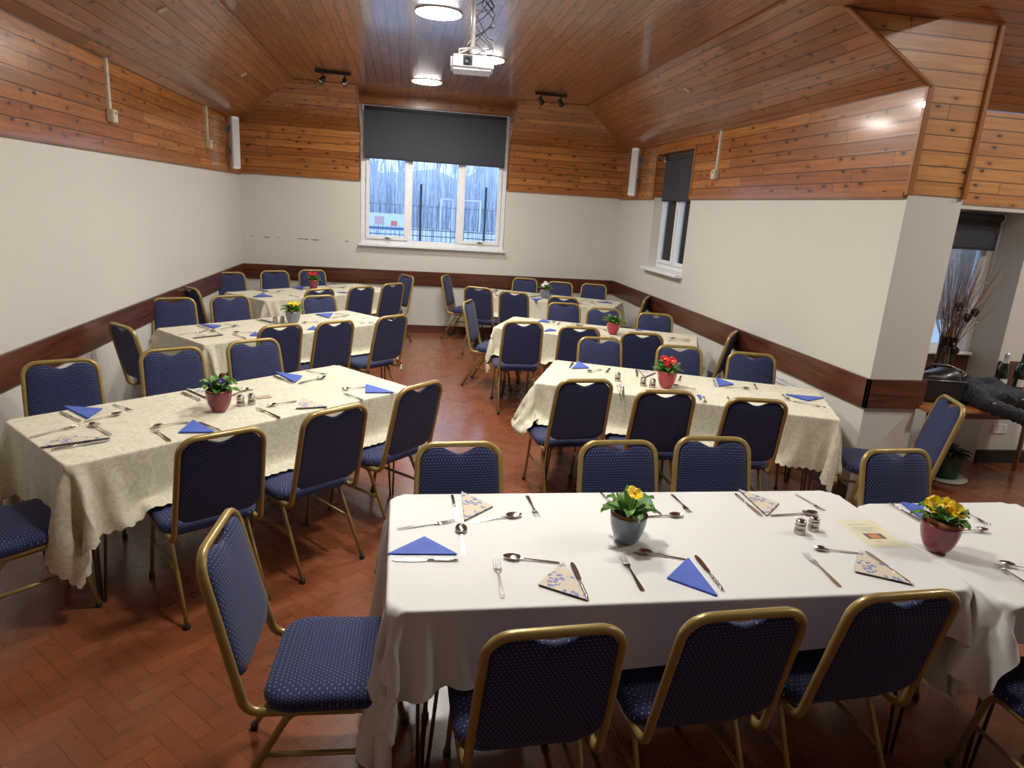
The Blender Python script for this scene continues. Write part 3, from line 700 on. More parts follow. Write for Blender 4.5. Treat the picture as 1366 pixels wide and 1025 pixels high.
# ------------------------------------------------------------------ tables and cloths
H = .73
def folding_table(cx, cy, ang, L, W, label, legs=True):
    t = empty('folding_table', (cx, cy, 0), radians(ang), label, 'table', 'folding dining tables under cloths')
    MB().box((-L/2+.022, -W/2+.022, H-.035), (L/2-.022, W/2-.022, H-.008), bev=.006).build('tabletop', plain('table_laminate', (.22, .12, .06), .4), t)
    for sx in (-1, 1):
        for sy in (-1, 1):
            x, y = sx*(L/2-.13), sy*(W/2-.07); b = MB()
            for dx, dy in ((-.045, 0), (.045, 0), (0, -sy*.05)): b.tube([(x+dx, y+dy, H-.03), (x+dx*.25+sx*.02, y+dy*.25, 0.)], .013, .013, 8, power=2)
            b.build('leg', M_LEG, t)
        MB().tube([(sx*(L/2-.13), -W/2+.07, H-.045), (sx*(L/2-.13), W/2-.07, H-.045)], .02, .02, 8, power=2).build('leg_bar', M_LEG, t)
    return t
def catmull(n, m):
    W = np.zeros((m, n))
    for i in range(m):
        t = i*(n-1)/(m-1); k = min(int(t), n-2); f = t-k
        w = [(-f+2*f*f-f**3)/2, (2-5*f*f+3*f**3)/2, (f+4*f*f-3*f**3)/2, (-f*f+f**3)/2]
        for j, q in zip((k-1, k, k+1, k+2), w): W[i, min(max(j, 0), n-1)] += q
    return W
def cloth(name, cx, cy, ang, L, W, over, rad, mat, label, seats, scallop=True, cell=.03, fine=.0125, steps=110, seed=1, z=.0, boxes=()):
    """relaxes a mass-spring sheet hanging over the table; over=(left,right,near,far) in m, near may be (at left, at right)"""
    rs = np.random.RandomState(seed); a, b_ = L/2, W/2; ol, orr, on, of = over
    on = on if isinstance(on, tuple) else (on, on); top = .735+z
    e = .012; cnt = lambda q: max(2, int(round(q/cell)))
    inner = lambda h: [-h]+list(np.linspace(-h+.02, h-.02, cnt(2*h)))+[h]
    u = np.array(list(np.linspace(-a-ol, -a-e, cnt(ol)))+inner(a)+list(np.linspace(a+e, a+orr, cnt(orr))))
    kn, kf = cnt(max(on)), cnt(of); mid = np.array(inner(b_)); nu = len(u); nv = kn+len(mid)+kf; U = np.repeat(u[:, None], nv, 1)
    onu = (on[0]+(on[1]-on[0])*(u+a+ol)/(L+ol+orr))[:, None]; tn = np.linspace(1, 0, kn)[None, :]
    V = np.concatenate([-b_-e-(onu-e)*tn, np.repeat(mid[None, :], nu, 0), np.repeat(np.linspace(b_+e, b_+of, kf)[None, :], nu, 0)], 1); ptsr = np.stack([U, V], -1)
    def sdf(x, y):
        qx, qy = np.abs(x)-(a-rad), np.abs(y)-(b_-rad); ox, oy = np.maximum(qx, 0), np.maximum(qy, 0)
        l = np.sqrt(ox*ox+oy*oy)+1e-9; ins = np.minimum(np.maximum(qx, qy), 0)
        out = l > 2e-9
        gx = np.where(out, ox/l, (qx >= qy)*1.)*np.sign(x); gy = np.where(out, oy/l, (qx < qy)*1.)*np.sign(y)
        return l*out+ins-rad, gx, gy
    D, gx, gy = sdf(U, V); pin = D <= 1e-6
    px, py = np.clip(U, -a, a), np.clip(V, -b_, b_); dx, dy = U-px, V-py; dl = np.sqrt(dx*dx+dy*dy)
    P = np.stack([px+dx*.30, py+dy*.30, top-.94*dl], -1); P[pin] = np.stack([U, V, np.full_like(U, top)], -1)[pin]
    P[~pin] += rs.normal(0, .004, P[~pin].shape)
    w = np.where(pin, 0., 1.); prev = P.copy()
    cons = []
    def add(i0, i1, j0, j1, di, dj, k):
        for ph in (0, 1):
            A0 = (slice(None), slice(None))
            I, J = np.meshgrid(np.arange(0, nu-di), np.arange(max(0, -dj), nv-max(0, dj)), indexing='ij')
            stp = (I//max(di, 1)) % 2 if di else (J//max(abs(dj), 1)) % 2
            m_ = stp == ph; I, J = I[m_], J[m_]; I2, J2 = I+di, J+dj
            keep = (w[I, J]+w[I2, J2]) > 0; I, J, I2, J2 = I[keep], J[keep], I2[keep], J2[keep]
            r = np.linalg.norm(ptsr[I, J]-ptsr[I2, J2], axis=1); ws = w[I, J]+w[I2, J2]
            cons.append((I*nv+J, I2*nv+J2, r, (w[I, J]/ws*k)[:, None], (w[I2, J2]/ws*k)[:, None]))
    add(0, 0, 0, 0, 1, 0, 1.); add(0, 0, 0, 0, 0, 1, 1.); add(0, 0, 0, 0, 1, 1, .45); add(0, 0, 0, 0, 1, -1, .45); add(0, 0, 0, 0, 2, 0, .12); add(0, 0, 0, 0, 0, 2, .12)
    F = P.reshape(-1, 3); PV = prev.reshape(-1, 3); wf = w.reshape(-1, 1)
    ca, sa = cos(radians(ang)), sin(radians(ang))
    seatl = []
    for loc, yaw, tb, pos in seats:
        ddx, ddy = loc.x-cx, loc.y-cy; lx, ly = ddx*ca+ddy*sa, -ddx*sa+ddy*ca
        if abs(lx) < a+.8 and abs(ly) < b_+.8 and not (abs(lx) > a and abs(ly) < b_): seatl.append((lx, ly, yaw-radians(ang)))
    for st in range(steps):
        vel = (F-PV)*.965; PV[:] = F; F += vel*wf; F[:, 2] -= 9.8/3600*wf[:, 0]*1.
        for it in range(9):
            for i, j, r, wi, wj in cons:
                d = F[i]-F[j]; l = np.sqrt((d*d).sum(1))+1e-9; c = (d*((l-r)/l)[:, None]); F[i] -= c*wi; F[j] += c*wj
        D2, g1, g2 = sdf(F[:, 0], F[:, 1]); inn = (D2 < .004) & (F[:, 2] < top-.002) & (wf[:, 0] > 0)
        F[inn, 0] += g1[inn]*(.004-D2[inn]); F[inn, 1] += g2[inn]*(.004-D2[inn])
        for lx, ly, yw in seatl:
            c, s_ = cos(yw), sin(yw); qx = (F[:, 0]-lx)*c+(F[:, 1]-ly)*s_; qy = -(F[:, 0]-lx)*s_+(F[:, 1]-ly)*c
            m_ = (np.abs(qx) < .225) & (qy > -.17) & (qy < .26) & (F[:, 2] < .478) & (F[:, 2] > .30) & (wf[:, 0] > 0)
            F[m_, 2] = np.maximum(F[m_, 2], .478); PV[m_] = F[m_]-(F[m_]-PV[m_])*.3
            # keep off the chair back
            yp = -.30+(.7-F[:, 2])*.24
            m2 = (np.abs(qx) < .20) & (qy < yp+.03+.0) & (qy > yp-.1) & (F[:, 2] > .45) & (wf[:, 0] > 0)
            if m2.any():
                dlt = (yp+.03-qy)[m2]; F[m2, 0] += -s_*dlt; F[m2, 1] += c*dlt
        F[:, 2] = np.maximum(F[:, 2], .004)
    P = F.reshape(nu, nv, 3)
    mu = int((nu-1)*cell/fine)+1; mv = int((nv-1)*cell/fine)+1
    Wu, Wv = catmull(nu, mu), catmull(nv, mv)
    Q = np.einsum('ai,ijk->ajk', Wu, P); Q = np.einsum('bj,ajk->abk', Wv, Q)
    UV = np.einsum('ai,ijk->ajk', Wu, ptsr); UV = np.einsum('bj,ajk->abk', Wv, UV)
    if scallop:
        pu = UV[:, 0, 0]; pv = UV[0, :, 1]; pit = .048
        su = (1-np.abs(np.sin(pi*pu/pit)))*1.1; sv = (1-np.abs(np.sin(pi*pv/pit)))*1.1
        R0 = Q.copy()
        Q[:, 0] = R0[:, 0]+(R0[:, 2]-R0[:, 0])*.62*su[:, None]; Q[:, -1] = R0[:, -1]+(R0[:, -3]-R0[:, -1])*.62*su[:, None]
        Q[0, :] = R0[0, :]+(R0[2, :]-R0[0, :])*.62*sv[:, None]; Q[-1, :] = R0[-1, :]+(R0[-3, :]-R0[-1, :])*.62*sv[:, None]
        Q[:, 1] = R0[:, 1]+(R0[:, 2]-R0[:, 1])*.4*su[:, None]; Q[:, -2] = R0[:, -2]+(R0[:, -3]-R0[:, -2])*.4*su[:, None]
        Q[1, :] = R0[1, :]+(R0[2, :]-R0[1, :])*.4*sv[:, None]; Q[-2, :] = R0[-2, :]+(R0[-3, :]-R0[-2, :])*.4*sv[:, None]
    vs = Q.reshape(-1, 3); idx = np.arange(mu*mv).reshape(mu, mv)
    fc = np.stack([idx[:-1, :-1], idx[1:, :-1], idx[1:, 1:], idx[:-1, 1:]], -1).reshape(-1, 4)
    me = bpy.data.meshes.new(name); me.from_pydata(vs.tolist(), [], fc.tolist()); ul = me.uv_layers.new(name='UVMap')
    uvv = UV.reshape(-1, 2)[fc.reshape(-1)]+np.array([a, b_]); ul.data.foreach_set('uv', uvv.reshape(-1)); me.polygons.foreach_set('use_smooth', [True]*len(me.polygons)); me.update()
    o = obj(name, me, mat); o.location = (cx, cy, 0); o.rotation_euler = (0, 0, radians(ang))
    return tag(o, label, 'tablecloth', 'tablecloths')
LT, WT = 1.98, .80
TB = {'T1': (-.93, 3.835, 42.3), 'T2': (-1.06, 6.314, 42.8), 'T3': (-1.10, 8.70, 45.), 'R1': (1.975, 4.40, -22.7), 'R2': (1.95, 6.51, -23.8), 'R3': (1.93, 9.0, -27.)}
OV = {'T1': (.36, .36, .34, .30), 'T2': (.33, .36, (.22, .33), .34), 'T3': (.34, .36, .35, .30), 'R1': (.36, .36, .34, .34), 'R2': (.36, .36, .34, .34), 'R3': (.36, .36, .34, .30)}
CD = {'T1': 'in the left foreground', 'T2': 'in the middle of the left row', 'T3': 'at the back of the left row', 'R1': 'at the front of the right row', 'R2': 'in the middle of the right row', 'R3': 'at the back of the right row'}
for k, (n, (x, y, an)) in enumerate(TB.items()):
    folding_table(x, y, an, LT, WT, 'folding table under the cream cloth '+CD[n])
    cloth('tablecloth', x, y, an, LT, WT, OV[n], .012, M_DAMASK, 'cream damask scalloped tablecloth '+CD[n], CHAIRS, seed=k+3)
folding_table(.96, 2.155, .4, 1.97, .81, 'long folding table under the large white cloth in the foreground')
folding_table(2.385, 2.05, .2, .82, .78, 'short folding table butted to the right end of the white table')
cloth('tablecloth', .96, 2.155, .4, 1.99, .82, (.46, .42, (.30, .13), .25), .04, M_LINEN, 'plain white cloth on the long foreground table, hanging low at its left end', CHAIRS, scallop=False, seed=21, z=.004)
cloth('tablecloth', 2.385, 2.05, .2, .84, .78, (.28, .25, .14, .2), .06, M_LINEN, 'plain white cloth on the short table at the right edge', CHAIRS, scallop=False, seed=22, z=.0)
ZT = .7375

# ------------------------------------------------------------------ tableware
def strip_mesh(name, rows, th=.0012):
    """rows: list of (y, halfwidth, z) -> thin solid along +y"""
    b = MB(); n = len(rows)
    for i in range(n-1):
        (y0, w0, z0), (y1, w1, z1) = rows[i], rows[i+1]
        for zz, rev in ((th/2, 0), (-th/2, 1)):
            q = [(-w0, y0, z0+zz), (w0, y0, z0+zz), (w1, y1, z1+zz), (-w1, y1, z1+zz)]; b.face(q[::-1] if rev else q, smooth=True)
        for s in (-1, 1): b.face([(s*w0, y0, z0-th/2), (s*w0, y0, z0+th/2), (s*w1, y1, z1+th/2), (s*w1, y1, z1-th/2)][::s])
    for i, s in ((0, 1), (n-1, -1)):
        y, w_, z = rows[i]; b.face([(-w_, y, z-th/2), (w_, y, z-th/2), (w_, y, z+th/2), (-w_, y, z+th/2)][::s])
    return b
def handle_rows(y1=.0, y0=-.125): return [(y0, .004, .0015), (y0+.004, .0072, .0015), (y0+.02, .0078, .002), (y0+.05, .0062, .0035), (y0+.085, .0042, .005), (y0+.112, .0032, .006), (y1, .0036, .006)]
def make_fork():
    b = strip_mesh('f', [(y-.01, w_, z) for y, w_, z in handle_rows()]+[(.004, .007, .005), (.012, .0115, .003), (.022, .0125, .002)], .002)
    for k in range(4):
        x = -.0103+k*.00687; b.tube([(x, .02, .0022), (x, .045, .0028), (x, .068, .006)], .0034, .0018, 5, taper=[1, 1, .5])
    return b.mesh('fork')
def make_spoon():
    b = strip_mesh('s', [(y-.01, w_, z) for y, w_, z in handle_rows()]+[(.002, .005, .005)], .002)
    n = 16; L = .062; W_ = .040
    def bp(i, k):
        r = i/7; a = 2*pi*k/n; ex = r*W_/2*sin(a)*(1-.18*cos(a)); ey = .032+r*L/2*cos(a); return (ex, ey, .0015+.0085*r*r)
    for up in (0, .0015):
        for i in range(7):
            for k in range(n):
                q = [bp(i, k), bp(i+1, k), bp(i+1, k+1), bp(i, k+1)]; q = [(x, y, z+up) for x, y, z in q]; b.face(q if up == 0 else q[::-1], smooth=True)
    for k in range(n):
        p, q = bp(7, k), bp(7, k+1); b.face([p, q, (q[0], q[1], q[2]+.0015), (p[0], p[1], p[2]+.0015)])
    return b.mesh('spoon')
def make_knife():
    b = MB(); b.tube([(0, -.11, .004), (0, -.09, .0045), (0, -.03, .0045), (0, -.005, .004)], .011, .0075, 8, n0=(1, 0, 0), taper=[.8, 1.1, 1, .7])
    rows = [(-.006, .004, .0035), (.01, .0085, .003), (.06, .0098, .003), (.09, .009, .003), (.105, .006, .003), (.112, .002, .003)]
    k = strip_mesh('k', rows, .0016); b2 = b
    off = len(b.v); b.v += k.v; b.f += [tuple(i+off for i in f) for f in k.f]; b.uv += k.uv; b.mi += k.mi; b.sm += k.sm
    return b.mesh('knife')
PROTO = {}
for nm, fn, lo, hi in (('fork', make_fork, -.135, .068), ('spoon', make_spoon, -.135, .063), ('knife', make_knife, -.11, .112)):
    PROTO[nm] = (fn(), lo, hi)
_first = {}
def cutlery(kind, p, q, place, tb):
    """p = handle end, q = tip, both measured on the table top"""
    P, Q = at(*p, ZT), at(*q, ZT); d = Q-P; L = d.length; me, lo, hi = PROTO[kind]
    a = math.atan2(d.y, d.x)-pi/2; s = min(max(L/(hi-lo), .86), 1.12)
    mid = (P+Q)/2; c = (lo+hi)/2*s
    if kind not in _first: o = obj(kind, me, M_STEEL); _first[kind] = o
    else: o = _first[kind].copy(); COL.objects.link(o)
    o.location = (mid.x+sin(a)*c, mid.y-cos(a)*c, ZT+.0012); o.rotation_euler = (0, 0, a); o.scale = (s, s, 1)
    tag(o, 'steel %s at the %s place of the %s' % (kind, place, TD[tb]), kind, 'steel %ss on the tables' % kind.replace('fe', 've') if kind != 'knife' else 'steel knives on the tables')
def napkin(kind, pts, place, tb):
    P = [at(*p, ZT) for p in pts]; c = (P[0]+P[1]+P[2])/3; b = MB(); n = 4 if kind != 'blue' else 3
    if (P[1]-P[0]).cross(P[2]-P[0]).z < 0: P = [P[0], P[2], P[1]]
    # long edge lies first
    ex = (P[1]-P[0]).normalized()
    for k in range(n):
        off = Vector((.0016*((k*37) % 3-1), .0016*((k*53) % 3-1), 0)); z0 = .0012+k*.0021; z1 = z0+.0016
        R = []
        for i in range(3):
            p0, p1, p2 = P[i-1]-c, P[i]-c, P[(i+1) % 3]-c; R += [p1+(p0-p1).normalized()*.004, p1+(p2-p1).normalized()*.004]
        # mid edge puff
        R2 = []
        for i, q in enumerate(R):
            R2.append(q+off)
        uv = [((q.dot(ex)), q.dot(Vector((-ex.y, ex.x, 0)))) for q in R2]
        up = [Vector((q.x, q.y, z1)) for q in R2]; dn = [Vector((q.x, q.y, z0)) for q in R2]
        mi = 0
        b.face(up, uv, 0); b.face(dn[::-1], uv[::-1], 0)
        for i in range(6): b.face([dn[i], dn[(i+1) % 6], up[(i+1) % 6], up[i]], None, 1)
    o = b.build('napkin', [M_BLUE, M_BLUE] if kind == 'blue' else [M_FLORAL, M_NEDGE]); o.location = (c.x, c.y, ZT)
    tag(o, ('royal blue' if kind == 'blue' else 'cream blue-flowered')+' folded paper napkin at the %s place of the %s' % (place, TD[tb]), 'napkin', 'folded paper napkins')
def off(ox, oy, s): return lambda *p: tuple((ox+p[i]/s, oy+p[i+1]/s) for i in range(0, len(p), 2))
I = lambda *p: tuple((p[i], p[i+1]) for i in range(0, len(p), 2))
def place(tb, nm, f, **k):
    for kd in ('fork', 'spoon', 'knife'):
        if kd in k: cutlery(kd, *f(*k[kd]), nm, tb)
    for kd in ('blue', 'floral'):
        if kd in k: napkin(kd, f(*k[kd]), nm, tb)
a3 = off(500, 560, 3.1045); a4 = off(926, 560, 3.1045)
place('W', 'left end', a3, blue=(50, 562, 203, 490, 343, 564), knife=(345, 588, 73, 586), spoon=(367, 572, 355, 436), fork=(92, 457, 330, 425))
place('W', 'far left', a3, knife=(320, 318, 344, 428), floral=(360, 304, 490, 365, 372, 424), spoon=(397, 428, 608, 400), fork=(630, 318, 675, 412))
place('W', 'near left', a3, fork=(530, 750, 502, 582), spoon=(765, 598, 530, 575), floral=(676, 690, 780, 596, 882, 756), knife=(882, 752, 815, 596))
place('W', 'far middle', a3, knife=(940, 312, 1010, 385), blue=(1090, 400, 1145, 335, 1080, 330), spoon=(1090, 408, 1276, 402), fork=(1228, 312, 1308, 392))
place('W', 'near middle', a3, fork=(1110, 716, 1022, 572), spoon=(1290, 584, 1085, 552), blue=(1208, 662, 1296, 578, 1420, 738))
place('W', 'near middle', a4, knife=(120, 714, 4, 566))
place('W', 'far right', a4, knife=(170, 312, 280, 404), floral=(182, 293, 350, 352, 300, 404), spoon=(310, 402, 512, 392), fork=(420, 312, 540, 384))
place('W', 'near right', a4, fork=(605, 698, 458, 558), spoon=(680, 557, 494, 540), floral=(665, 636, 683, 548, 912, 692), knife=(905, 692, 708, 548))
place('W', 'far right-hand extension', a4, knife=(822, 358, 925, 415), blue=(855, 346, 935, 410, 950, 362), fork=(1085, 368, 1220, 440), spoon=(1060, 466, 1213, 463))
place('W', 'near right-hand extension', a4, fork=(1400, 700, 1270, 618), spoon=(1450, 640, 1295, 606))
a6 = off(0, 460, 3.415); c4 = off(180, 330, 3.595)
place('T1', 'far left', a6, blue=(290, 283, 468, 295, 400, 340), knife=(368, 352, 275, 308), fork=(520, 275, 598, 302), spoon=(385, 352, 560, 316))
place('T1', 'left end', a6, floral=(182, 475, 280, 420, 505, 430), knife=(232, 484, 505, 436), spoon=(512, 418, 410, 360), fork=(135, 425, 365, 370))
place('T1', 'near left', a6, fork=(778, 443, 690, 382), spoon=(860, 355, 688, 380), blue=(812, 403, 878, 347, 978, 402), knife=(1005, 395, 905, 355))
place('T1', 'far middle', a6, knife=(915, 257, 828, 218), floral=(850, 205, 950, 215, 955, 252), fork=(1068, 200, 1125, 207), spoon=(1062, 232, 1122, 208))
place('T1', 'near middle', c4, fork=(697, 822, 583, 772), spoon=(775, 740, 635, 766), floral=(773, 778, 803, 730, 925, 770))
place('T1', 'far right', c4, blue=(672, 600, 803, 620, 768, 652), knife=(758, 655, 665, 618), spoon=(785, 655, 915, 626), fork=(828, 595, 918, 612))
place('T1', 'near right', c4, blue=(1106, 700, 1108, 660, 1245, 700), spoon=(1100, 672, 1000, 686), fork=(1095, 735, 1000, 704))
o = MB().box((-.04, -.025, 0), (.04, .025, .0008)).build('table_card', plain('beige_card', (.5, .38, .26), .6)); P = at(352, 530, ZT); o.location = P+Vector((0, 0, .001)); o.rotation_euler = (0, 0, .5)
tag(o, 'small beige card lying by the shakers on the front left cream table', 'card')
a1 = off(190, 380, 6.83); a2 = off(380, 380, 6.83)
place('T2', 'far left', a1, blue=(525, 362, 720, 375, 655, 403), knife=(610, 412, 500, 370), fork=(765, 360, 870, 378), spoon=(722, 405, 850, 384))
place('T2', 'left end', a1, floral=(460, 492, 530, 462, 738, 462), fork=(355, 455, 500, 440), knife=(510, 445, 600, 412), spoon=(735, 462, 625, 420))
place('T2', 'near left', a1, fork=(945, 495, 825, 452), spoon=(1000, 438, 850, 440), blue=(975, 467, 1030, 433, 1072, 465))
place('T2', 'far middle', a1, knife=(1170, 355, 1035, 320), floral=(1070, 320, 1200, 322, 1185, 345))
place('T2', 'far right', a2, blue=(280, 272, 440, 262, 405, 306), fork=(480, 268, 570, 278), spoon=(435, 305, 565, 284))
place('T2', 'near right', a2, blue=(203, 412, 262, 380, 300, 412), spoon=(290, 344, 170, 352))
place('T2', 'right end', a2, knife=(715, 357, 850, 357), fork=(660, 340, 790, 346))
b3 = off(250, 340, 8.54); b4 = off(400, 340, 8.54)
place('T3', 'far left', b3, knife=(760, 405, 925, 426), floral=(770, 400, 900, 405, 925, 420), fork=(1100, 408, 1010, 425), spoon=(930, 438, 1060, 425))
place('T3', 'left end', b3, blue=(740, 485, 830, 450, 975, 478), spoon=(900, 462, 858, 440))
place('T3', 'near left', b3, fork=(1275, 490, 1160, 462))
place('T3', 'far middle', b3, blue=(1195, 377, 1330, 360, 1310, 404))
place('T3', 'far right', b4, knife=(290, 358, 400, 380), fork=(440, 376, 530, 356), spoon=(420, 372, 500, 384))
place('T3', 'near right', b4, blue=(418, 432, 500, 428, 572, 444))
q1 = off(660, 460, 2.846)
place('R1', 'far left', q1, knife=(283, 90, 297, 68), blue=(292, 92, 318, 65, 358, 90), spoon=(395, 98, 362, 104), fork=(437, 90, 422, 110))
place('R1', 'far middle', q1, knife=(540, 124, 538, 96), floral=(545, 97, 612, 108, 570, 126), fork=(706, 120, 698, 142))
place('R1', 'near middle', q1, spoon=(735, 165, 700, 160), blue=(768, 192, 783, 196, 780, 212), fork=(792, 196, 800, 226))
place('R1', 'far right', q1, knife=(830, 135, 838, 160), blue=(838, 126, 908, 152, 850, 160), spoon=(868, 162, 968, 170), fork=(985, 150, 995, 172))
place('R1', 'right end', q1, spoon=(1092, 190, 1112, 212), blue=(1102, 190, 1250, 203, 1190, 215), fork=(1132, 215, 1262, 242))
place('R1', 'near left', q1, floral=(462, 152, 480, 154, 474, 190), knife=(488, 163, 486, 188))
place('R1', 'near right', q1, fork=(884, 200, 894, 224))
q7 = off(620, 400, 6.83); q6 = off(710, 350, 8.54); q8 = off(800, 380, 5.254)
place('R2', 'far left', q7, blue=(665, 203, 715, 180, 778, 206), spoon=(755, 215, 800, 210), fork=(870, 210, 842, 232))
place('R2', 'near left', q7, blue=(720, 290, 772, 267, 836, 284))
place('R2', 'far middle', q6, spoon=(470, 712, 500, 722), fork=(580, 712, 560, 726), floral=(500, 705, 560, 712, 545, 725))
place('R2', 'near middle', q6, spoon=(770, 760, 810, 772), fork=(830, 842, 880, 850))
place('R2', 'far right', q8, blue=(248, 318, 275, 312, 300, 322))
place('R2', 'right end', q8, spoon=(655, 386, 462, 378), fork=(470, 392, 640, 398))
q5 = off(570, 350, 8.54)
place('R3', 'far left', q5, floral=(690, 310, 800, 315, 740, 335), knife=(720, 340, 790, 362), fork=(800, 320, 770, 345))
place('R3', 'near left', q5, floral=(770, 380, 820, 360, 835, 395))
place('R3', 'far middle', q5, knife=(1200, 365, 1280, 372), floral=(1165, 400, 1200, 378, 1290, 385))
place('R3', 'near middle', q5, blue=(1175, 418, 1300, 415, 1240, 445))
place('R3', 'far right', q6, spoon=(640, 440, 690, 460), fork=(560, 440, 610, 432))
place('R3', 'near right', q6, spoon=(620, 490, 570, 482), fork=(650, 462, 720, 480))
place('R3', 'right end', q6, blue=(728, 455, 850, 452, 918, 472))

# shakers
def shaker(p, ztop, place_, tb, first={}):
    P = at(*p, ZT)
    if not first:
        t = empty('shaker', P); b = MB(); b.lathe([(.0195, 0), (.021, .003), (.021, .022), (.0195, .024), (.0195, .034), (.021, .036), (.0205, .046)], 24); b.build('body', M_STEELD, t)
        b = MB(); b.lathe([(.0205, .046), (.0195, .054), (.015, .059), (.0001, .061)], 24); c = b.build('lid', M_STEEL, t)
        b = MB()
        for k in range(5): b.box((.007*cos(k*1.26)-.001, .007*sin(k*1.26)-.001, .0595), (.007*cos(k*1.26)+.001, .007*sin(k*1.26)+.001, .0612))
        b.build('shaker_hole', M_BLACK, c); first['o'] = t; o = t
    else: o = copy_tree(first['o'])
    o.location = P; tag(o, 'steel %s shaker, %s on the %s' % place_.__add__((TD[tb],)) if isinstance(place_, tuple) else place_, 'shaker', 'steel salt and pepper shakers')
for tb, p, q in (('W', (1066, 712), (1084, 708)), ('T1', (321, 541), (336, 539)), ('T2', (367, 431.5), (377, 430.3)), ('R1', (857.5, 514.5), (870, 516.5)), ('R3', (727, 397), (734, 398))):
    shaker(p, 0, ('condiment', 'left of the pair'), tb); shaker(q, 0, ('condiment', 'right of the pair'), tb)
shaker((823.5, 508), 0, 'small steel condiment shaker at the near left place of the front right cream table', 'R1')

# plants
def leaf(b, base, az, L, W, lift, droop, rnd, ns=6):
    d = Vector((cos(az), sin(az), 0)); sd = Vector((-sin(az), cos(az), 0)); rows = []
    for i in range(ns+1):
        t = i/ns; c = Vector(base)+d*(L*t)+Vector((0, 0, lift*sin(t*pi*.6)-droop*t*t))
        w = W/2*sin(pi*min(1, t*.92+.06))**.65
        r = []
        for k in range(5):
            s = (k-2)/2; wob = .006*sin(t*17+k*2.1+az*3)*abs(s); r.append(c+sd*(w*s)+Vector((0, 0, .006*abs(s)*1.4+wob)))
        rows.append(r)
    for i in range(ns):
        for k in range(4): b.face([rows[i][k], rows[i][k+1], rows[i+1][k+1], rows[i+1][k]], None, 0, True)
def leafmat():
    M = Mat('primrose_leaf'); x, y, z = M.obj(); n = M.noise(M.vec(x, y, z), 45, 4)
    M.color(M.mix(n, (.035, .12, .012), (.14, .32, .04))); M.bump(M.noise(M.vec(x, y, z), 160, 2), .5, .003); M.set(Roughness=.5); return M.m
M_LEAF = leafmat(); M_SOIL = plain('dark_soil', (.03, .018, .01), .9); M_TERRA = plain('terracotta', (.48, .20, .09), .7)
M_MAROON = plain('maroon_glaze', (.20, .014, .038), .22, Coat_Weight=.5); M_REDPOT = plain('red_glaze', (.38, .02, .04), .25, Coat_Weight=.5); M_GREYPOT = plain('grey_glaze', (.17, .20, .25), .22, Coat_Weight=.4)
M_PURP = plain('purple_petal', (.05, .018, .20), .6); M_YEL = plain('yellow_petal', (.95, .66, .01), .5); M_RED = plain('red_petal', (.55, .006, .012), .5); M_WPET = plain('white_petal', (.80, .78, .70), .6); M_ORG = plain('orange_eye', (.75, .25, .01), .6)
def flower(c, R, pet, eye, tilt, parent, rnd, n=5, frill=.0):
    f = MB(); M = Matrix.Translation(Vector(c)) @ Matrix.Rotation(tilt[1], 4, 'Z') @ Matrix.Rotation(tilt[0], 4, 'X')
    for k in range(n):
        a = 2*pi*k/n+.3; rows = []
        for i in range(5):
            t = i/4; r = R*(.12+.88*t); w = R*.62*sin(pi*(t*.72+.14))
            rows.append([M @ Vector((r*cos(a)-w*s*sin(a), r*sin(a)+w*s*cos(a), R*.25*t+R*.12*sin(s*4+k)*t-R*.3*abs(s)**2*.2+.0015*(k % 2))) for s in (-1, -.4, .4, 1)])
        for i in range(4):
            for q in range(3): f.face([rows[i][q], rows[i][q+1], rows[i+1][q+1], rows[i+1][q]], None, 0, True)
    if frill:
        for k in range(n):
            a = 2*pi*k/n+.9; rows = []
            for i in range(4):
                t = i/3; r = R*frill*(.1+.9*t); w = R*.45*sin(pi*(t*.7+.15)); rows.append([M @ Vector((r*cos(a)-w*s*sin(a), r*sin(a)+w*s*cos(a), R*.35*t+R*.12)) for s in (-1, 0, 1)])
            for i in range(3):
                for q in range(2): f.face([rows[i][q], rows[i][q+1], rows[i+1][q+1], rows[i+1][q]], None, 0, True)
    o = f.build('flower', pet, parent)
    pr, m_ = ball((0, 0, R*.12), (R*.2, R*.14)); e = MB(); e.lathe(pr, 8, M @ m_); e.build('flower_eye', eye, o)
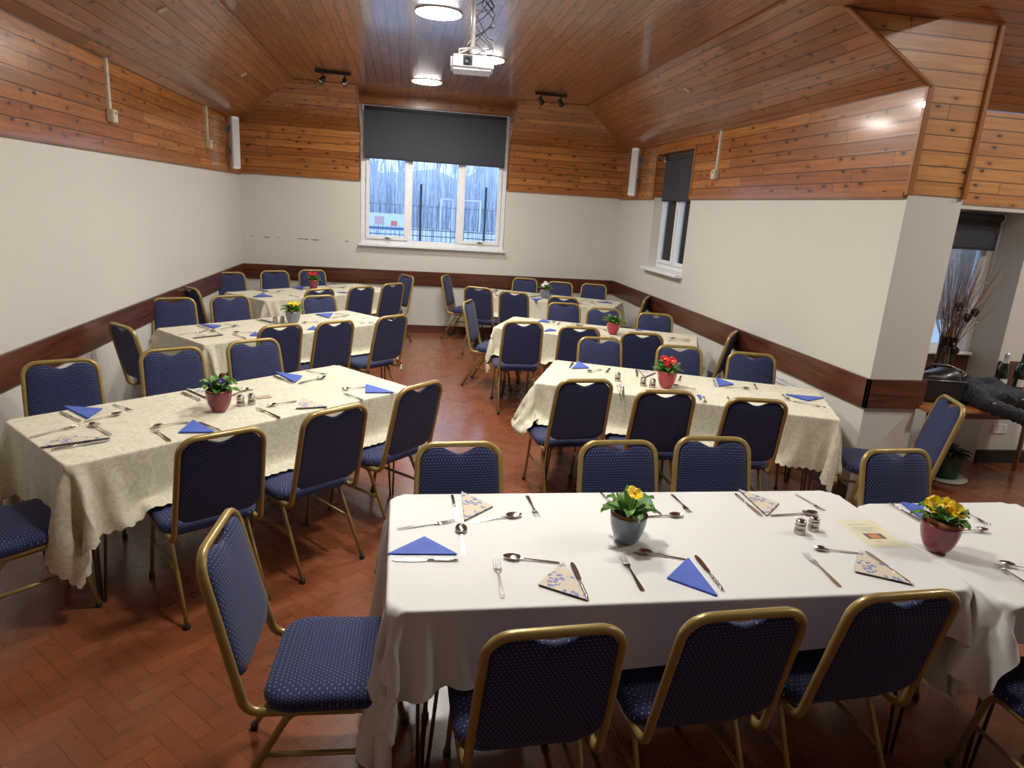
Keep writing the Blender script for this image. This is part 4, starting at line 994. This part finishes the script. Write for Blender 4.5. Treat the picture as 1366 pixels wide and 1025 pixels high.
def plant(p, pot, petals, nf, R, label, scale=1., seed=1, eye=None, frill=0, lean=(0, 0), nl=16, lr=.085, fh=.185):
    P = at(*p, ZT); t = empty('potted_primrose', (P.x, P.y, ZT+.001), 0, label, 'potted plant', 'potted primroses on the tables'); rnd = random.Random(seed)
    M = Matrix.Rotation(lean[0], 4, 'Y')
    b = MB(); b.lathe([(.0001, 0), (.034, 0), (.038, .003), (.049, .022), (.059, .048), (.0655, .078), (.068, .105), (.0685, .112), (.065, .112), (.060, .09), (.040, .03), (.0001, .02)], 32, caps=False); b.build('pot', pot, t)
    b = MB(); b.lathe([(.052, .06), (.059, .106), (.062, .120), (.0585, .120), (.055, .10)], 28, M, caps=False); ip = b.build('inner_pot', M_TERRA, t)
    b = MB(); b.lathe([(.056, .098), (.03, .104), (.0001, .106)], 20, M, caps=False); b.build('soil', M_SOIL, t)
    b = MB()
    for k in range(nl):
        az = k*2.4+rnd.uniform(-.2, .2); inner = k/nl
        leaf(b, (.015*cos(az), .015*sin(az), .103), az, lr*(1.1-.35*inner)*rnd.uniform(.85, 1.15), .052*rnd.uniform(.8, 1.1), .035+.05*inner, .03*(1-inner)*rnd.uniform(.6, 1.3), rnd)
    b.build('foliage', M_LEAF, t)
    s = MB()
    for k in range(nf):
        a = k*2*pi/nf+rnd.uniform(-.3, .3)+seed; r = (.032 if nf > 1 else .012)*rnd.uniform(.8, 1.2); c = (r*cos(a)+lean[1], r*sin(a), fh+rnd.uniform(-.012, .012))
        s.tube([(0, 0, .105), (c[0]*.6, c[1]*.6, c[2]*.8), (c[0], c[1], c[2]-.004)], .003, .003, 5)
        flower(c, R, petals, eye or M_ORG, (rnd.uniform(.5, 1.0), rnd.uniform(-.5, .5)), t, rnd, frill=frill)
    s.build('stem', M_LEAF, t); t.scale = (scale,)*3
    return t
plant((835, 722), M_GREYPOT, M_YEL, 1, .030, 'grey pot with one yellow primrose, left of the two on the white table', seed=3, lean=(.0, .025), nl=13, lr=.095, frill=0)
plant((1248, 734), M_MAROON, M_YEL, 3, .036, 'maroon pot of bunched yellow primroses, right of the two on the white table', 1.03, seed=5, frill=.7, lean=(.12, 0), fh=.175, nl=13, lr=.075)
plant((293, 548), M_MAROON, M_PURP, 3, .022, 'maroon pot of purple primroses on the front left cream table', seed=8, eye=M_WPET, fh=.16)
plant((391, 432), M_GREYPOT, M_YEL, 3, .028, 'pale grey pot of yellow primroses on the middle left cream table', seed=11, frill=.7)
plant((418, 386), M_MAROON, M_RED, 2, .032, 'red pot of red primroses on the back left cream table', seed=13, frill=.7)
plant((888, 517), M_REDPOT, M_RED, 3, .034, 'red pot of bright red primroses on the front right cream table', seed=17, frill=.7, eye=M_YEL)
plant((817, 446), M_REDPOT, M_PURP, 2, .026, 'red pot of dark purple primroses on the middle right cream table', seed=19, fh=.17, lr=.1)
plant((726, 398), M_GREYPOT, M_WPET, 2, .036, 'grey pot of white primroses on the back right cream table', seed=23, frill=.7, eye=M_YEL)
# menu card
M_CARD = plain('cream_menu_paper', (.72, .68, .50), .6)
P = [at(u, v, ZT) for u, v in ((1114.3, 694), (1161.5, 694), (1213, 730.5), (1160.5, 730.5))]
mc = empty('menu_card', P[0]+Vector((0, 0, .001)), 0, 'cream menu card with small print and a photo, on the white table', 'menu card')
def cp(s, t): return (P[0]*(1-s)*(1-t)+P[1]*s*(1-t)+P[2]*s*t+P[3]*(1-s)*t)-P[0]
def card_quad(b, s0, s1, t0, t1, z):
    q = [cp(s0, t1), cp(s1, t1), cp(s1, t0), cp(s0, t0)]; b.face([(a.x, a.y, z) for a in q]); return b
b = MB(); card_quad(b, 0, 1, 0, 1, .0012); card_quad(b, 0, 1, 0, 1, .0002); b.build('card', M_CARD, mc)
b = MB(); rnd = random.Random(2)
for t, s0, s1 in ((.20, .18, .70), (.325, .18, .80), (.39, .14, .66), (.45, .28, .72), (.81, .30, .48)):
    s = s0
    while s < s1: w = rnd.uniform(.02, .07); card_quad(b, s, min(s+w, s1), t-.009, t+.009, .0016); s += w+.015
b.build('print', plain('grey_print', (.22, .22, .17), .7), mc)
b = MB(); card_quad(b, .24, .72, .53, .73, .0016); b.build('picture', plain('brown_picture', (.16, .12, .10), .6), mc)
b = MB(); card_quad(b, .33, .60, .56, .71, .0019); b.build('picture_subject', plain('orange_picture', (.55, .25, .10), .6), mc)

# ------------------------------------------------------------------ side table with belongings
M_STOP = plain('orange_wood_top', (.42, .155, .055), .3, Coat_Weight=.3); M_SLEG = plain('pale_wood_leg', (.34, .22, .14), .45)
st = empty('side_table', (4.40, 4.28, 0), 0, 'wooden side table holding coats and bottles beside the pier', 'table')
MB().box((-.80, -.36, .705), (.80, .34, .735), bev=.006).build('tabletop', M_STOP, st)
MB().box((-.74, -.32, .655), (.74, -.30, .705)).box((-.74, .28, .655), (.74, .30, .705)).build('apron', M_RAIL, st)
for sx, sy in ((-1, -1), (1, -1), (-1, 1), (1, 1)): MB().tube([(sx*.735, sy*.30, .70), (sx*.755, sy*.31, 0)], .042, .042, 4, taper=[1, .7]).build('leg', M_SLEG, st)
# vase and twigs
vz = .736
P = at(1246, 500, .735)
vs_ = empty('glass_vase', (4.13, 4.47, vz), 0, 'tall clear glass vase of twigs on the side table', 'vase')
b = MB(); b.lathe([(.0001, 0), (.060, 0), (.062, .01), (.060, .2), (.062, .42), (.0600, .42), (.057, .2), (.057, .015), (.0001, .015)], 32, caps=False); b.build('glass', glass_mat('vase_glass', (.93, .95, .95)), vs_)
tw = empty('twig_bunch', (4.13, 4.47, vz+.016), 0, 'bunch of dry brown twigs with beads and pine cones in the vase', 'twigs')
rnd = random.Random(12); b = MB(); beads = MB(); pale = MB()
M_TWIG = plain('brown_twig', (.17, .075, .045), .8); M_BEAD = plain('silver_bead', (.8, .8, .78), .2, .6)
for k in range(110):
    a = rnd.uniform(0, 6.283); r = rnd.random()**.6; top = Vector((.05+.34*r*cos(a)*.9, .12*r*sin(a), rnd.uniform(.75, 1.14)*(1-.12*r)))
    mid = Vector((rnd.uniform(-.025, .025), rnd.uniform(-.025, .025), .26)); bot = Vector((rnd.uniform(-.035, .035), rnd.uniform(-.035, .035), .0))
    pts = [bot, mid]+[mid.lerp(top, q/5)+Vector((rnd.uniform(-.012, .012), rnd.uniform(-.01, .01), 0)) for q in range(1, 6)]
    (pale if k % 6 == 0 else b).tube(pts, .0042, .0042, 4, taper=[1.2, 1.2, 1, .9, .7, .6, .4])
    if k % 3 == 0:
        pr, m_ = ball(pts[rnd.choice((3, 4, 5))], .006); beads.lathe(pr[::2], 6, m_)
b.build('twig', M_TWIG, tw)['kind'] = 'stuff'; pale.build('pale_twig', plain('pale_twig', (.45, .36, .24), .8), tw)['kind'] = 'stuff'; beads.build('bead', M_BEAD, tw)['kind'] = 'stuff'
for c in ((.14, -.03, .60), (.07, -.05, .56), (.03, -.05, .30), (-.02, -.05, .64)):
    b = MB()
    for i in range(7):
        for k in range(8):
            a = k*.785+i*.4; r = .028*sin(pi*(i+1)/8.5); z = c[2]-.03+i*.009; p0 = Vector((c[0]+r*.4*cos(a), c[1]+r*.4*sin(a), z)); b.tube([p0, Vector((c[0]+r*cos(a), c[1]+r*sin(a), z+.008))], .011, .003, 5)
    b.build('pine_cone', plain('pine_cone', (.05, .02, .012), .8), tw)
# bottles
M_BOT = plain('dark_green_glass', (.006, .014, .006), .08, Coat_Weight=1.); M_FOIL = plain('silver_foil', (.62, .63, .66), .3, .7); M_LABEL = plain('white_label', (.55, .56, .54), .6)
def bottle(x, y, foil, label):
    t = empty('wine_bottle', (x, y, .736), 0, label, 'bottle', 'wine bottles on the side table')
    MB().lathe([(.0001, 0), (.040, 0), (.044, .006), (.044, .16), (.040, .19), (.024, .235), (.016, .265), (.0155, .30), (.0001, .302)], 28, caps=False).build('bottle_body', M_BOT, t)
    MB().lathe([(.026, .232), (.0175, .262), (.0168, .285), (.018, .29), (.0175, .31), (.0001, .313)], 24, caps=False).build('foil', foil, t)
    b = MB(); seg = 10
    for k in range(seg):
        a0, a1 = -pi/2-.6+1.2*k/seg-.35, -pi/2-.6+1.2*(k+1)/seg-.35; r = .0446; b.face([(r*cos(a), r*sin(a), z) for a, z in ((a0, .05), (a1, .05), (a1, .11), (a0, .11))], None, 0, True)
    b.build('label', M_LABEL, t)
bottle(4.66, 4.45, M_FOIL, 'dark wine bottle with silver foil neck on the side table'); bottle(4.81, 4.44, M_BLACK, 'dark wine bottle with black neck at the right edge of the picture')
# black bag
M_LEATHER = plain('black_leather', (.012, .012, .013), .35, Coat_Weight=.2)
bg = empty('shoulder_bag', (3.83, 4.18, .736), radians(-12), 'black leather shoulder bag slumped on the side table beside the pier', 'bag')
def blob(name, rad, fn, mat, parent, seg=40, rings=26, P=3.):
    b = MB(); rows = []
    for i in range(rings+1):
        ph = -pi/2+pi*i/rings; r = []
        for k in range(seg):
            a = 2*pi*k/seg; x, y, z = cos(ph)*cos(a), cos(ph)*sin(a), sin(ph); n = (abs(x)**P+abs(y)**P+abs(z)**P)**(-1/P); r.append(fn(Vector((x*n*rad[0], y*n*rad[1], z*n*rad[2]))))
        rows.append(r)
    for i in range(rings):
        for k in range(seg): b.face([rows[i][k], rows[i][(k+1) % seg], rows[i+1][(k+1) % seg], rows[i+1][k]], [(0, 0)]*4, 0, True)
    me = b.mesh(name); import bmesh
    bm = bmesh.new(); bm.from_mesh(me); bmesh.ops.remove_doubles(bm, verts=bm.verts, dist=1e-5); bm.to_mesh(me); bm.free()
    return obj(name, me, mat, parent)
from mathutils import noise as mn
def bagf(p):
    z = p.z+.13; z *= .88; k = 1-.25*(z/.26); d = mn.noise(p*9)*.02; return Vector((p.x*k+d+z*.06, p.y*k+d*.6, max(0, z+d*.5+.02*sin(p.x*14))))
blob('body', (.19, .11, .13), bagf, M_LEATHER, bg, P=4.)
MB().box((-.16, -.122, .03), (.15, -.098, .17), bev=.012).build('pocket', M_LEATHER, bg)
MB().tube([(-.155, -.125, .17), (.15, -.125, .17)], .006, .006, 5).tube([(.10, -.126, .24), (.11, -.126, .205), (.13, -.126, .235)], .006, .006, 5).build('zip', M_STEELD, bg)
MB().tube(path([(-.13, -.02, .20), (-.06, -.03, .265), (.06, -.02, .26), (.17, -.04, .22), (.20, -.09, .10)], .04, 4), .02, .007, 6).build('strap', M_LEATHER, bg)
# jacket
def cloth_dark():
    M = Mat('navy_black_jacket'); x, y, z = M.obj(); M.color((.014, .017, .025)); M.bump(M.noise(M.vec(x, y, z), 26, 4, .6), .9, .02); M.set(Roughness=.6); return M.m
M_JACK = cloth_dark()
jk = empty('jacket', (4.17, 4.12, .736), radians(-15), 'crumpled dark waterproof jacket lying on the side table', 'jacket')
def jf(p):
    d = mn.noise(p*7+Vector((3, 1, 0)))*.05-abs(mn.noise(p*13))*.05+.02-abs(mn.noise(p*27))*.018; z = p.z+.09; return Vector((p.x*(1+d*2), p.y*(1+d), max(.0, z+d-.018-.10*max(0, p.x-.05))))
blob('body', (.27, .17, .10), jf, M_JACK, jk, seg=64, rings=36, P=2.3)
def sleeve(pts, ws): 
    b = MB(); P_ = []
    for i in range(len(pts)-1):
        for q in range(6): P_.append((Vector(pts[i]).lerp(Vector(pts[i+1]), q/6), ws[i]+(ws[i+1]-ws[i])*q/6))
    P_.append((Vector(pts[-1]), ws[-1])); tp = [w*(1+.12*sin(i*2.3)) for i, (_, w) in enumerate(P_)]
    return b.tube([p for p, _ in P_], 1., .62, 14, taper=tp, power=2.2)
sleeve([(-.12, -.13, .07), (-.10, -.22, .055), (-.02, -.275, .028), (.10, -.33, .0), (.15, -.355, -.035)], (.13, .12, .11, .10, .085)).build('sleeve', M_JACK, jk)
sleeve([(.10, -.05, .07), (.22, -.10, .06), (.33, -.12, .045), (.42, -.10, .045)], (.13, .12, .11, .085)).build('sleeve', M_JACK, jk)
MB().tube(path([(-.14, .02, .17), (-.17, -.06, .17), (-.12, -.13, .15), (-.05, -.10, .17)], .03, 4), .035, .02, 8).build('collar', M_JACK, jk)
for c in ((-.06, -.283, .062), (.17, -.2, .09)): MB().box((c[0]-.012, c[1]-.006, c[2]), (c[0]+.012, c[1]+.002, c[2]+.008), bev=.002).build('badge', M_LABEL, jk)
o = MB().box((-.09, -.06, 0), (.09, .06, .012), bev=.002).build('pamphlet', M_LABEL); o.location = (4.60, 4.30, .736); o.rotation_euler = (0, 0, .3); tag(o, 'white pamphlets lying between the jacket and the bottles', 'pamphlet')
# planter under the side table
pt = empty('planter', (4.35, 4.46, 0), 0, 'dark green potted plant on a tray on the floor under the side table', 'potted plant')
b = MB(); b.lathe([(.13, .0), (.17, .006), (.175, .02)], 28); b.build('tray', plain('white_tray', (.5, .5, .48), .4), pt)
b = MB(); b.lathe([(.0001, .012), (.10, .012), (.125, .20), (.13, .22), (.12, .22), (.11, .2), (.0001, .19)], 28, caps=False); b.build('pot', plain('green_plastic_pot', (.015, .06, .03), .4), pt)
b = MB(); rnd = random.Random(3)
for k in range(22): leaf(b, (0, 0, .19), k*2.4, rnd.uniform(.10, .17), .06, rnd.uniform(.04, .10), .03, rnd)
b.build('foliage', plain('dark_leaf', (.02, .07, .02), .5), pt)

# ------------------------------------------------------------------ outside
GZ = -.1
b = MB(); b.quad([(-90, YB+.4, GZ), (90, YB+.4, GZ), (90, 140, GZ), (-90, 140, GZ)]); b.quad([(XP+.5, YREC+.3, GZ), (90, YREC+.3, GZ), (90, YB+.4, GZ), (XP+.5, YB+.4, GZ)])
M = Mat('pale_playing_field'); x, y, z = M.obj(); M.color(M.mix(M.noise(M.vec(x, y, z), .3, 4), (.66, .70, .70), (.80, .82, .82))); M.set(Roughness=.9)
g = b.build('ground', M.m); tag(g, 'pale playing field seen through the back window', 'ground', kind='structure')
M_BARK = plain('haze_tinted_bark', (.50, .55, .62), .9); M_TWG2 = plain('haze_tinted_twigs', (.62, .68, .76), .95)  # outdoor haze painted into bark and twigs as a pale bluish base colour
def bare_tree(seed, h):
    rnd = random.Random(seed); tr = MB(); br = MB()
    def grow(p, d, l, r, lev):
        n = 4; pts = [p]; 
        for i in range(n):
            d = (d+Vector((rnd.uniform(-.16, .16), rnd.uniform(-.16, .16), rnd.uniform(-.02, .1)))).normalized(); pts.append(pts[-1]+d*l/n)
        (tr if lev == 0 else br).tube(pts, r*2, r*2, 5 if lev < 2 else 3, power=2, taper=[1, .9, .8, .72, .62], caps=False)
        if lev < 4:
            for k in range((7, 5, 4, 3)[lev]):
                i = rnd.randint(1 if lev else 2, n); a = rnd.uniform(0, 6.28); s = rnd.uniform(.45, .95)
                nd = (d+Vector((cos(a), sin(a), .25))*s).normalized(); grow(pts[i], nd, l*rnd.uniform(.45, .7), max(r*.5, .008), lev+1)
    grow(Vector((0, 0, 0)), Vector((0, 0, 1)), h*.5, h*.013, 0); return tr.mesh('trunk'), br.mesh('branches')
TM = [bare_tree(k, 9) for k in (1, 2, 5)]
rnd = random.Random(9); n = 0
for i in range(24):
    x = -7.5+(i % 8)*4.4+(i//8)*1.5; y = 34+(i//8)*6.5; a, c = TM[(i+i//8) % 3]
    t = empty('bare_tree', (x, y, GZ), rnd.uniform(0, 6), 'bare misty winter tree beyond the playing field, seen through the back window', 'tree', 'bare trees beyond the field')
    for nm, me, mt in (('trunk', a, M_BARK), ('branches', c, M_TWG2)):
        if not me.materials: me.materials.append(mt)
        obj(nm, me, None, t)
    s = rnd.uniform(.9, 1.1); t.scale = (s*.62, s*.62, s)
# hedge line
b = MB(); rnd = random.Random(31)
for k in range(2600):
    x = rnd.uniform(-14, 22); y = 54+rnd.uniform(0, 4); h = rnd.uniform(1.5, 6.); dx = rnd.uniform(-.5, .5)
    b.tube([(x, y, GZ), (x+dx*.5, y, GZ+h*.5), (x+dx, y, GZ+h)], rnd.uniform(.03, .06), None, 3, caps=False)
o = b.build('hedge', plain('haze_tinted_stems', (.72, .78, .86), 1.)); tag(o, 'dense haze-tinted thicket of bare stems behind the trees', 'hedge', kind='stuff')  # stems coloured close to the sky to stand in for haze
M_HAZED_HILL = plain('haze_tinted_hillside', (.70, .76, .84), 1.)  # distance haze put into the hill's colour instead of a volume
b = MB(); N_ = 60
for i in range(N_):
    x0, x1 = -60+i*2.5, -57.5+i*2.5; h0, h1 = 5.5+1.2*sin(i*.7)+.8*sin(i*2.1), 5.5+1.2*sin((i+1)*.7)+.8*sin((i+1)*2.1)
    b.face([(x0, 62, GZ), (x1, 62, GZ), (x1, 66, h1), (x0, 66, h0)], None, 0, True); b.face([(x0, 66, h0), (x1, 66, h1), (x1, 90, h1-1), (x0, 90, h0-1)], None, 0, True)
o = b.build('hillside', M_HAZED_HILL); tag(o, 'misty blue wooded rise behind the field', 'hill', kind='structure')
M_FENCE = plain('dark_fence', (.03, .035, .04), .6); M_GOALP = plain('white_goal', (.75, .78, .8), .5)
def goal(x, y, rz, label):
    t = empty('football_goal', (x, y, GZ), rz, label, 'goal', 'white football goals')
    for s in (-1, 1): MB().tube([(s*1.8, 0, 0), (s*1.8, 0, 2.2)], .07, .07, 8, power=2).build('post', M_GOALP, t)
    MB().tube([(-1.8, 0, 2.2), (1.8, 0, 2.2)], .07, .07, 8, power=2).build('crossbar', M_GOALP, t)
goal(1.9, 32.7, radians(78), 'white football goal behind the middle pane of the back window'); goal(2.93, 32.76, radians(102), 'white football goal behind the right pane of the back window')
def fence(x0, x1, y, h, sp, post, label, mat=M_FENCE, rails=(0.1, .95), bar=.03):
    t = empty('metal_fence', (0, y, GZ), 0, label, 'fence'); b = MB(); x = x0
    while x < x1: b.tube([(x, 0, 0), (x, 0, h)], bar, bar, 4, caps=False); x += sp
    for r in rails: b.tube([(x0, 0, h*r), (x1, 0, h*r)], .03, .03, 4, caps=False)
    b.build('bars', mat, t); return t
fence(-8, 12, 33, 1.9, .22, 0, 'dark railing fence along the far side of the playing field', bar=.035, mat=plain('blue_grey_railing', (.18, .22, .28), .6))
nf_ = fence(-4, 6, 18, 1.38, .11, 0, 'fine mesh fence close behind the back window', rails=tuple((k+.5)/9 for k in range(9)), bar=.012, mat=plain('grey_mesh', (.12, .15, .17), .5))
for x, h, lb in ((.36, 2.43, 'left'), (1.99, 2.46, 'right')):
    o = MB().tube([(0, 0, 0), (0, 0, h)], .06, .06, 8, power=2).build('fence_post', M_FENCE); o.location = (x, 17.5, GZ); tag(o, 'tall thin black post outside the back window, %s of the two' % lb, 'post', 'black posts outside')
bn = empty('banner_board', (-2.3, 26, GZ), 0, 'long pale banner board with pink and red patches, outside the left pane', 'banner')
MB().box((-1.8, -.02, .9), (2.28, .02, 1.52)).box((-1.7, -.02, 0), (-1.6, .02, .9)).box((2.1, -.02, 0), (2.2, .02, .9)).build('board', plain('pale_blue_board', (.70, .78, .84), .7), bn)
MB().box((1.15, -.03, 1.1), (1.5, -.021, 1.4)).build('patch', plain('pink_patch', (.65, .42, .42), .7), bn)
MB().box((1.75, -.03, 1.08), (1.98, -.021, 1.26)).build('patch', plain('red_patch', (.75, .22, .18), .7), bn)
MB().box((-1.75, -.03, .93), (2.22, -.021, 1.03)).build('stripe', plain('blue_stripe', (.12, .25, .5), .7), bn)
M = Mat('grey_brick'); u, v = M.uv(); br_ = M.new('TexBrick'); M.link(M.vec(u, v, 0.), br_.inputs[0]); br_.inputs['Scale'].default_value = 4.; br_.inputs[1].default_value = (.09, .075, .07, 1); br_.inputs[2].default_value = (.12, .10, .09, 1); br_.inputs[3].default_value = (.2, .2, .2, 1)
M.link(br_.outputs[0], M.b.inputs['Base Color']); M.set(Roughness=.9)
nb = empty('neighbouring_building', (8.2, 15.5, GZ), radians(12), 'grey brick building outside the small right window', 'building')
MB().box((-2.2, -2, 0), (6, 3, 2.75)).build('brick_wall', M.m, nb); MB().box((-2.5, -2.3, 2.75), (6.3, 3.3, 2.95), bev=.02).build('roof', plain('grey_roof', (.12, .12, .13), .8), nb)
MB().box((-1.2, -2.03, 1.0), (.2, -1.99, 2.1)).build('window', M_GLASS, nb)

# ------------------------------------------------------------------ light
w = bpy.data.worlds.new('world'); SC.world = w; w.use_nodes = True; nt = w.node_tree; bgd = nt.nodes['Background']
tc = nt.nodes.new('ShaderNodeTexCoord'); sx = nt.nodes.new('ShaderNodeSeparateXYZ'); nt.links.new(tc.outputs['Generated'], sx.inputs[0])
cr = nt.nodes.new('ShaderNodeValToRGB'); nt.links.new(sx.outputs[2], cr.inputs[0]); cr.color_ramp.elements[0].color = (.62, .76, .95, 1); cr.color_ramp.elements[1].color = (.36, .54, .88, 1)
nt.links.new(cr.outputs[0], bgd.inputs[0]); bgd.inputs[1].default_value = 2.3
vs = SC.view_settings; SC.display_settings.display_device = 'sRGB'
vs.view_transform = 'Standard'; vs.look = 'None'; vs.gamma = 1; vs.use_curve_mapping = False; vs.exposure = 0.
